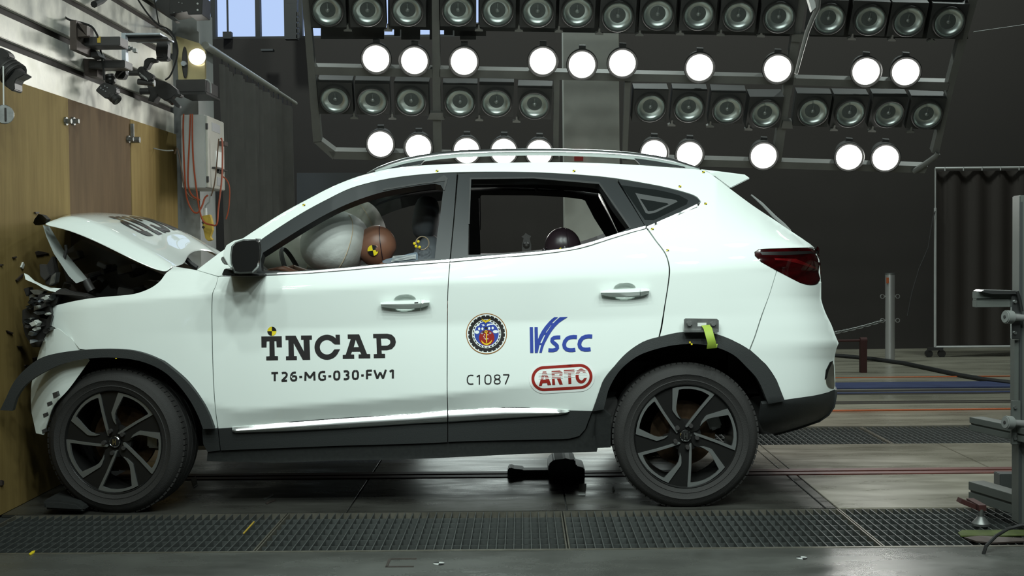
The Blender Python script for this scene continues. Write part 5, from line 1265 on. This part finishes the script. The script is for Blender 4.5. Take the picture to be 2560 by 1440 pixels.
for i in range(61):
    for z in(zb+.02,zt-.03): vs.append((x0+.03+2.14*i/60,Ys+.03+.02*math.sin(i*.9),z))
fs=[(2*i,2*i+2,2*i+3,2*i+1) for i in range(60)];q=MB();q.add(vs,fs);q.build('curtain','slot_dark',sc2,smooth=True)
for dx in(0,2.2):
    q=MB();q.box((x0+dx,Ys,zb-.02),(.16,.05,.03));q.build('foot','device_dark',sc2)
    for s in(-1,1):
        q=MB();q.cyl((x0+dx+s*.07,Ys-.02,.04),(x0+dx+s*.07,Ys+.02,.04),.04,n=14);q.cyl((x0+dx+s*.07,Ys,.06),(x0+dx+s*.07,Ys,zb-.02),.012);q.build('castor','device_black',sc2,smooth=True)
q=MB();q.tube([at(x,y,Y=Ys-.02) for x,y in((2338,528),(2332,545),(2320,620),(2298,670),(2280,730),(2268,790))],.006,6);tag(q.build('hanging_strap','device_dark',smooth=True),'thin dark strap slanting down from the portable screen post','strap')
q=MB();a=at(2095,852,Y=5.2);b=at(2150,851,Y=5.2);q.cyl(a+(a-b)*6,b,.012);q.cyl(b,b+(b-a)*.3,.03);
q.box((b.x+.03,b.y,b.z/2),(.06,.06,b.z));q.box((b.x-2.2,b.y,b.z/2),(.06,.06,b.z))
tag(q.build('red_barrier_bar','dark_red'),'low dark red bar at the back behind the rear bumper','bar')
# cable on floor
P=[at(x,y,Z=.02) for x,y in((2040,886),(2110,890),(2180,897),(2260,908),(2340,925),(2400,938),(2470,950),(2530,957),(2600,962),(2700,966))]
q=MB();q.tube(P,.021,8);tag(q.build('black_cable','cord_black',smooth=True),'thick black cable snaking across the far floor to the stand','cable')
q=MB();pts=[(2600,1316),(2555,1313),(2520,1322),(2490,1340),(2465,1365),(2457,1390),(2462,1415),(2480,1435),(2510,1452)]
q.tube([at(x,y,Y=-1.75+.05*math.sin(i)) if i<6 else at(x,y,Y=-1.8) for i,(x,y) in enumerate(pts)],.007,8);tag(q.build('looped_cable','cord_black',smooth=True),'black cable looping in front of the foot of the aluminium stand','cable')
# aluminium stand at the right edge
Yt=-1.42
st=thing('aluminium_stand','grey slotted aluminium stand with three arms at the right edge','stand',at(2550,1330,Y=Yt))
q=MB();
xp=at(2548,900,Y=Yt).x
q.bb((xp,Yt,.03),(xp+.08,Yt+.08,at(2552,488,Y=Yt).z));q.build('post','alu_profile',st,bevel=.004)
q=MB();q.pxbox(2536,850,2549,1004,Yt+.004,Yt+.05);q.build('post_sleeve','alu_profile',st)
q=MB();q.bb((xp-.0,Yt-.002,.03),(xp+.012,Yt,1.40));q.build('post_slot','alu_side',st)
def arm(pts_front,top_h,name,k='alu_profile'):
    pass
def prof(a,b,w_,h_,name='arm'):
    """slotted bar from a to b (centre of its near lower edge line)"""
    a=Vector(a);b=Vector(b);d=(b-a);Lg=d.length;d.normalize();s=Vector((d.y,-d.x,0)).normalized();u=Vector((0,0,1));q=MB()
    def bar(s0,s1,u0,u1): q.prism([a+s*s0+u*u0,a+s*s1+u*u0,a+s*s1+u*u1,a+s*s0+u*u1],d*Lg)
    g=w_*.12;bar(-w_/2,w_/2,0,h_*.44);bar(-w_/2,w_/2,h_*.56,h_);bar(-w_/2+g,w_/2-g,h_*.44,h_*.56)
    ob=q.build(name,'alu_profile',st,bevel=.0015);return ob
a=at(2436,768,Y=Yt+.02);prof((a.x,Yt+.02,a.z),(xp,Yt+.02,a.z-.0),.05,.066,'upper_arm')
a=at(2440,1075,Y=Yt+.30);b=at(2560,1130,Y=Yt-.05);prof(a,(xp+.03,Yt-.06,a.z-.0),.07,.06,'middle_arm')
a=at(2440,1290,Y=-1.02);prof((a.x,-1.02,.055),(xp+.10,Yt-.10,.055),.08,.085,'foot_bar')
q=MB();q.bb((at(2480,1225,Y=-.6).x,-.70,.03),(2.4,-.62,.11));q.build('rear_foot_bar','alu_side',st,bevel=.003)
for ya,yb in((738,848),(1002,1112)):
    q=MB();q.pxbox(2529,ya,2552,yb,Yt-.018,Yt-.004);pl=q.build('clamp_plate','satin_silver' if ya<800 else 'alu_profile',st,bevel=.002)
    for yy in(ya+16,yb-16):
        q=MB();c=at(2537,yy,Y=Yt-.018);q.cyl(c,c+Vector((0,-.008,0)),.007,n=6);q.build('screw','cast_metal',pl)
    q=MB();c=at(2531,(ya+yb)/2,Y=Yt-.05);c1=at(2512,(ya+yb)/2-1,Y=Yt-.06);q.cyl(c,c1,.028,n=18);q.build('clamp_knob','knob_grey',st,smooth=True,bevel=.004)
    q=MB();q.cyl(c,c+(c-c1)*2,.014,n=10);q.build('spindle','bollard_steel',st,smooth=True)
    q=MB();d=(c1-c).normalized();q.cyl(c1,c1+d*.003,.007,n=8);q.build('knob_screw','device_dark',st)
q=MB();q.pxprism([(2452,729),(2460,725),(2545,727),(2549,735),(2480,735)],Yt-.03,Yt+.06);q.build('top_plate','satin_silver',st)
q=MB();q.tube([at(x,y,Y=Yt-.03) for x,y in((2543,728),(2550,752),(2555,778))],.007);q.build('clamp_lever','cord_black',st)
c=at(2452,1320,Y=-1.30);lf=MB();lf.cyl((c.x,-1.3,.012),(c.x,-1.3,.07),.012,n=10);lf.lathe([(0,.0),(.038,.0),(.038,.010),(.018,.035),(.012,.04),(0,.04)],20,Matrix.Translation((c.x,-1.3,0)));lf.build('levelling_foot','cast_metal',st,smooth=True)
q=MB();q.bb((c.x-.012,-1.31,.065),(c.x+.02,-1.16,.09));q.box((c.x-.04,-1.25,.085),(.08,.05,.02),Matrix.Rotation(.4,3,'Y'));q.build('red_bracket','dark_red',st)
flat('green_strap',[(2395,1334),(2405,1328),(2560,1327),(2560,1340),(2500,1342),(2402,1342)],'dirty_green','flat dirty green strap lying under the stand foot on the grating','strap',.005)
flat('dirty_strap',[(2410,1346),(2450,1343),(2560,1348),(2560,1356),(2480,1360),(2440,1356)],'bracket_brown','crumpled grey brown strap in front of the green strap','strap',.006)
# ================================================================== CAMERAS ON THE BARRIER
def cambody(name,label,poly,lens,Y,k='device_black'):
    t=thing(name,label,'camera',at(*poly[0],Y=Y));q=MB();q.pxprism(poly,Y,Y+.07);q.build('body',k,t,bevel=.004)
    (x0,y0),(x1,y1),r0,r1=lens;a=at(x0,y0,Y=Y+.035);b=at(x1,y1,Y=Y+.02);q=MB();q.cyl(a,b,r0,r1,n=20);lo=q.build('lens',k,t,smooth=True)
    for f in(.35,.6,.85):
        c=a.lerp(b,f);d=(b-a).normalized();rr=r0+(r1-r0)*f;q=MB();q.cyl(c,c+d*.008,rr*1.06,n=20);q.build('lens_ring','device_dark',lo,smooth=True)
    q=MB();d=(b-a).normalized();q.cyl(b,b+d*.002,r1*.8,n=20);q.build('front_glass','dark_glass',lo)
    return t
c1=cambody('barrier_camera','black camera with long lens hood at the far left edge',[(-30,118),(2,119),(10,123),(22,134),(23,143),(14,150),(16,158),(8,180),(-30,185)],((8,165),(40,192),.055,.062),-1.0)
q=MB();q.pxprism([(28,165),(62,186),(52,192),(40,198),(36,208),(37,224),(30,228),(12,214),(10,195)],-1.02,-.93);q.build('lens_hood','device_black',c1,bevel=.003)
tg_=thing('hanging_tag','round grey tag hanging on a string at the far left','tag',at(10,285,Y=-1.06))
q=MB();c=at(10,286,Y=-1.06);q.lathe([(0,-.006),(.041,-.006),(.044,0),(.041,.006),(0,.006)],28,Matrix.Translation(c)@Matrix.Rotation(.5,4,'Z')@Matrix.Rotation(PI/2,4,'X'));q.build('disc','cast_metal',tg_,smooth=True)
for s in(-.011,.011):
    q=MB();q.box(c+Vector((s,-.009,0)),(.008,.003,.058));q.build('slot','device_dark',tg_)
q=MB();q.tube([at(8,165,Y=-1.06),at(9,260,Y=-1.06),c+Vector((0,0,.04))],.0035);q.build('string','paper',tg_)
c2=cambody('barrier_camera','black camera with studded body pointing down below the brackets',[(238,226),(250,212),(262,205),(285,214),(291,222),(290,232),(276,244),(262,246)],((268,228),(294,252),.030,.029),.35)
q=MB();q.sphere(at(275,200,Y=.38),.032,16);q.build('ball_head','gloss_black',c2,smooth=True)
q=MB();q.cyl(at(275,192,Y=.38),at(274,186,Y=.38),.026);q.build('collar','device_black',c2,smooth=True)
for x,y in((252,220),(258,224),(264,228),(262,215),(268,219)):
    q=MB();q.cyl(at(x,y,Y=.352),at(x,y,Y=.345),.004,n=8);q.build('screw','satin_silver',c2)
c3=cambody('barrier_camera','upright black camera under the silver bracket plate',[(392,100),(398,97),(416,98),(417,106),(420,110),(419,124),(418,142),(421,145),(418,150),(392,150),(389,128)],((404,128),(404,147),.026,.03),.9)
q=MB();q.pxprism([(360,152),(366,145),(380,144),(392,148),(392,152),(376,156),(368,172),(358,170)],.92,.98);q.build('arm','device_black',c3,bevel=.004)
c4=cambody('barrier_camera','black camera cluster with bracket at the lower right of the barrier',[(380,206),(392,201),(410,203),(425,210),(440,222),(445,236),(453,235),(452,241),(444,243),(436,238),(428,246),(412,252),(398,242),(388,226)],((415,240),(434,258),.02,.018),1.35)
q=MB();p=at(392,228,Y=1.4);q.cyl(p,(XW-.02,1.4,p.z),.022,n=10);q.build('mounting_rod','device_dark',c4)
q=MB();q.pxprism([(425,250),(432,246),(450,264),(449,270),(440,267)],1.33,1.37);q.build('lever','device_black',c4)
q=MB();q.pxprism([(368,215),(384,207),(396,230),(384,256),(370,252),(376,232)],1.36,1.46);q.build('bracket','device_black',c4)
ar=thing('articulated_arm','black articulated arm with white letters between the cameras','arm',at(362,185,Y=.95))
q=MB();q.pxprism([(342,178),(344,170),(352,165),(360,167),(366,178),(373,181),(382,186),(384,190),(380,197),(372,203),(350,196)],.95,1.0);bd=q.build('body','device_black',ar,bevel=.004)
q=MB();p=at(356,182,Y=.98);q.cyl(p,(XW-.02,.98,p.z),.018,n=10);q.build('mounting_rod','device_dark',ar)
q=MB();q.cyl(at(345,204,Y=.98),at(386,208,Y=.98),.019,n=16);q.build('tube','device_dark',ar,smooth=True)
q=MB();q.cyl(at(384,208,Y=.98),at(387,208,Y=.98),.021,n=16);q.build('clamp_ring','satin_silver',ar,smooth=True)
q=MB();q.cyl(at(363,172,Y=.97),at(372,150,Y=.97),.016,n=12);q.build('joint','device_black',ar,smooth=True)
V,Fc=textpolys('NINO',.02);mn,mx=V.min(0),V.max(0);u=(V-mn)/(mx-mn)
vs=[at(368-19*a[0]+7*(a[1]-.5)*.5,199-15*a[0]+9*(a[1]-.5),Y=.945) for a in u];q=MB();q.add(vs,Fc);q.build('lettering','paper',bd)
# brackets
b1=thing('steel_bracket','rusty steel bracket with two beams bolted to the barrier planks','bracket',at(200,100,Y=.1))
q=MB();q.pxprism([(175,52),(190,50),(192,124),(175,124)],-.02,.25);q.pxprism([(175,52),(217,64),(217,90),(192,92),(190,50)],.0,.05);q.build('wall_plate','bracket_brown',b1)
q=MB();q.pxbox(192,91,300,115,.10,.24);q.build('beam','device_dark',b1,bevel=.003)
q=MB();q.pxbox(222,150,312,170,.30,.44);q.build('beam','device_dark',b1,bevel=.003)
q=MB();q.pxprism([(209,146),(243,148),(243,192),(212,188)],.36,.5);q.build('wall_plate','bracket_brown',b1)
q=MB();q.pxprism([(215,118),(240,126),(247,140),(225,142),(210,130)],.2,.32);q.build('clamp','device_dark',b1)
q=MB();q.pxbox(243,91,251,107,.096,.1);q.build('yellow_tape','pendant_yellow',b1)
q=MB();q.cyl(at(298,180,Y=.5),at(304,186,Y=.5),.04,n=14);q.pxprism([(290,168),(312,168),(314,185),(308,197),(288,196)],.5,.56);q.build('ball_mount','device_black',b1,bevel=.004)
b2=thing('silver_bracket','silver angle bracket plate carrying the upright camera','bracket',at(330,100,Y=.6))
q=MB();q.pxbox(305,82,313,178,.55,.60);q.pxbox(305,82,400,87,.56,.85);q.build('angle','bracket_silver',b2)
q=MB();q.pxprism([(313,88),(400,88),(420,94),(420,98),(395,98),(365,99),(313,99)],.62,.70);q.build('plate','device_dark',b2)
q=MB();q.cyl(at(314,121,Y=.62),at(327,121,Y=.62),.016,n=10);q.cyl(at(327,121,Y=.62),at(333,121,Y=.62),.009,n=8);q.pxbox(331,121,340,130,.6,.64);q.build('bolt','cast_metal',b2)
ub=thing('control_unit','dark electronics unit with studs at the top of the barrier edge','unit',at(460,36,Y=1.7))
q=MB();q.pxprism([(425,-10),(507,-12),(505,36),(470,37),(468,28),(424,36)],1.68,1.9);q.build('body','device_black',ub,bevel=.003)
for x,y in((494,9),(494,25),(455,8),(435,31),(455,29),(447,6)):
    q=MB();q.cyl(at(x,y,Y=1.68),at(x,y,Y=1.672),.007 if x>480 else .004,n=8);q.build('stud','paper' if x>480 else 'cast_metal',ub)
q=MB();q.pxprism([(400,-10),(425,-12),(424,36),(443,52),(436,54),(385,12)],1.72,1.8);q.build('support','device_dark',ub)
cord('camera_cable','cord_black',[(140,-5),(146,8),(152,30),(170,48),(200,56),(228,66),(240,82),(246,95)],.006,'black cable draped from the top left to the rusty bracket',.1)
cord('camera_cable','cord_black',[(340,-10),(352,10),(372,38),(395,62),(418,72),(432,85),(442,110),(444,135),(436,165),(425,190),(413,200)],.006,'black cable running from the top down past the yellowed plate',1.2)
cord('camera_cable','cord_black',[(384,-5),(390,20),(394,45),(398,60)],.005,'short black cable hanging from the control unit',1.3)
cord('camera_cable','cord_black',[(250,118),(254,140),(258,170),(261,200)],.006,'black cable hanging between the two bracket beams',.28)
cord('camera_cable','cord_black',[(393,70,at(393,70,X=XW-.02).y),(412,72),(430,92),(433,100),(425,104),(415,103)],.005,'black cable loop above the upright camera',1.0)
q=MB();q.tube([at(235,11,X=XW+.03),at(252,3,X=XW+.03),at(262,-6,X=XW+.03)],.02,8);tag(q.build('cable_connector','cord_black',smooth=True),'black cable connector on the top planks','connector')
# splinters stuck on the plywood
SH=[((50,668),(55,655),(58,662),(54,673),'shard_white','white sliver of lamp cover stuck to the plywood above the headlamp'),
((38,700),(55,684),(54,690),(40,704),'shard_dark','dark splinter on the plywood beside the broken headlamp'),
((14,826),(30,832),(28,835),(16,830),'shard_dark','dark splinter on the plywood left of the crushed bumper'),
((30,643),(38,641),(39,644),(31,646),'shard_dark','small dark splinter on the plywood below the bonnet tip'),
((88,630),(92,627),(122,633),(90,638),'shard_dark','long dark wedge splinter below the bonnet seal'),
((42,865),(55,866),(50,869),(43,868),'shard_dark','flat dark splinter on the plywood under the crushed bumper'),
((80,895),(96,891),(98,896),(82,898),'shard_dark','dark splinter near the front end of the arch trim'),
((62,912),(70,913),(66,916),(60,915),'shard_dark','tiny dark splinter above the arch trim'),
((85,530),(95,530),(94,534),(86,534),'shard_dark','small black chip above the bonnet seal'),
((0,660),(5,661),(5,664),(0,664),'shard_dark','tiny dark chip at the far left edge of the plywood'),
((0,1200),(6,1202),(6,1212),(0,1214),'shard_dark','dark chip low on the plywood at the far left')]
for a,b,c,d,k,l in SH:
    P=[at(*p,X=XW+.001) for p in(a,b,c,d)];q=MB();q.prism(P,(.008,0,0));tag(q.build('splinter',k),l,'splinter')
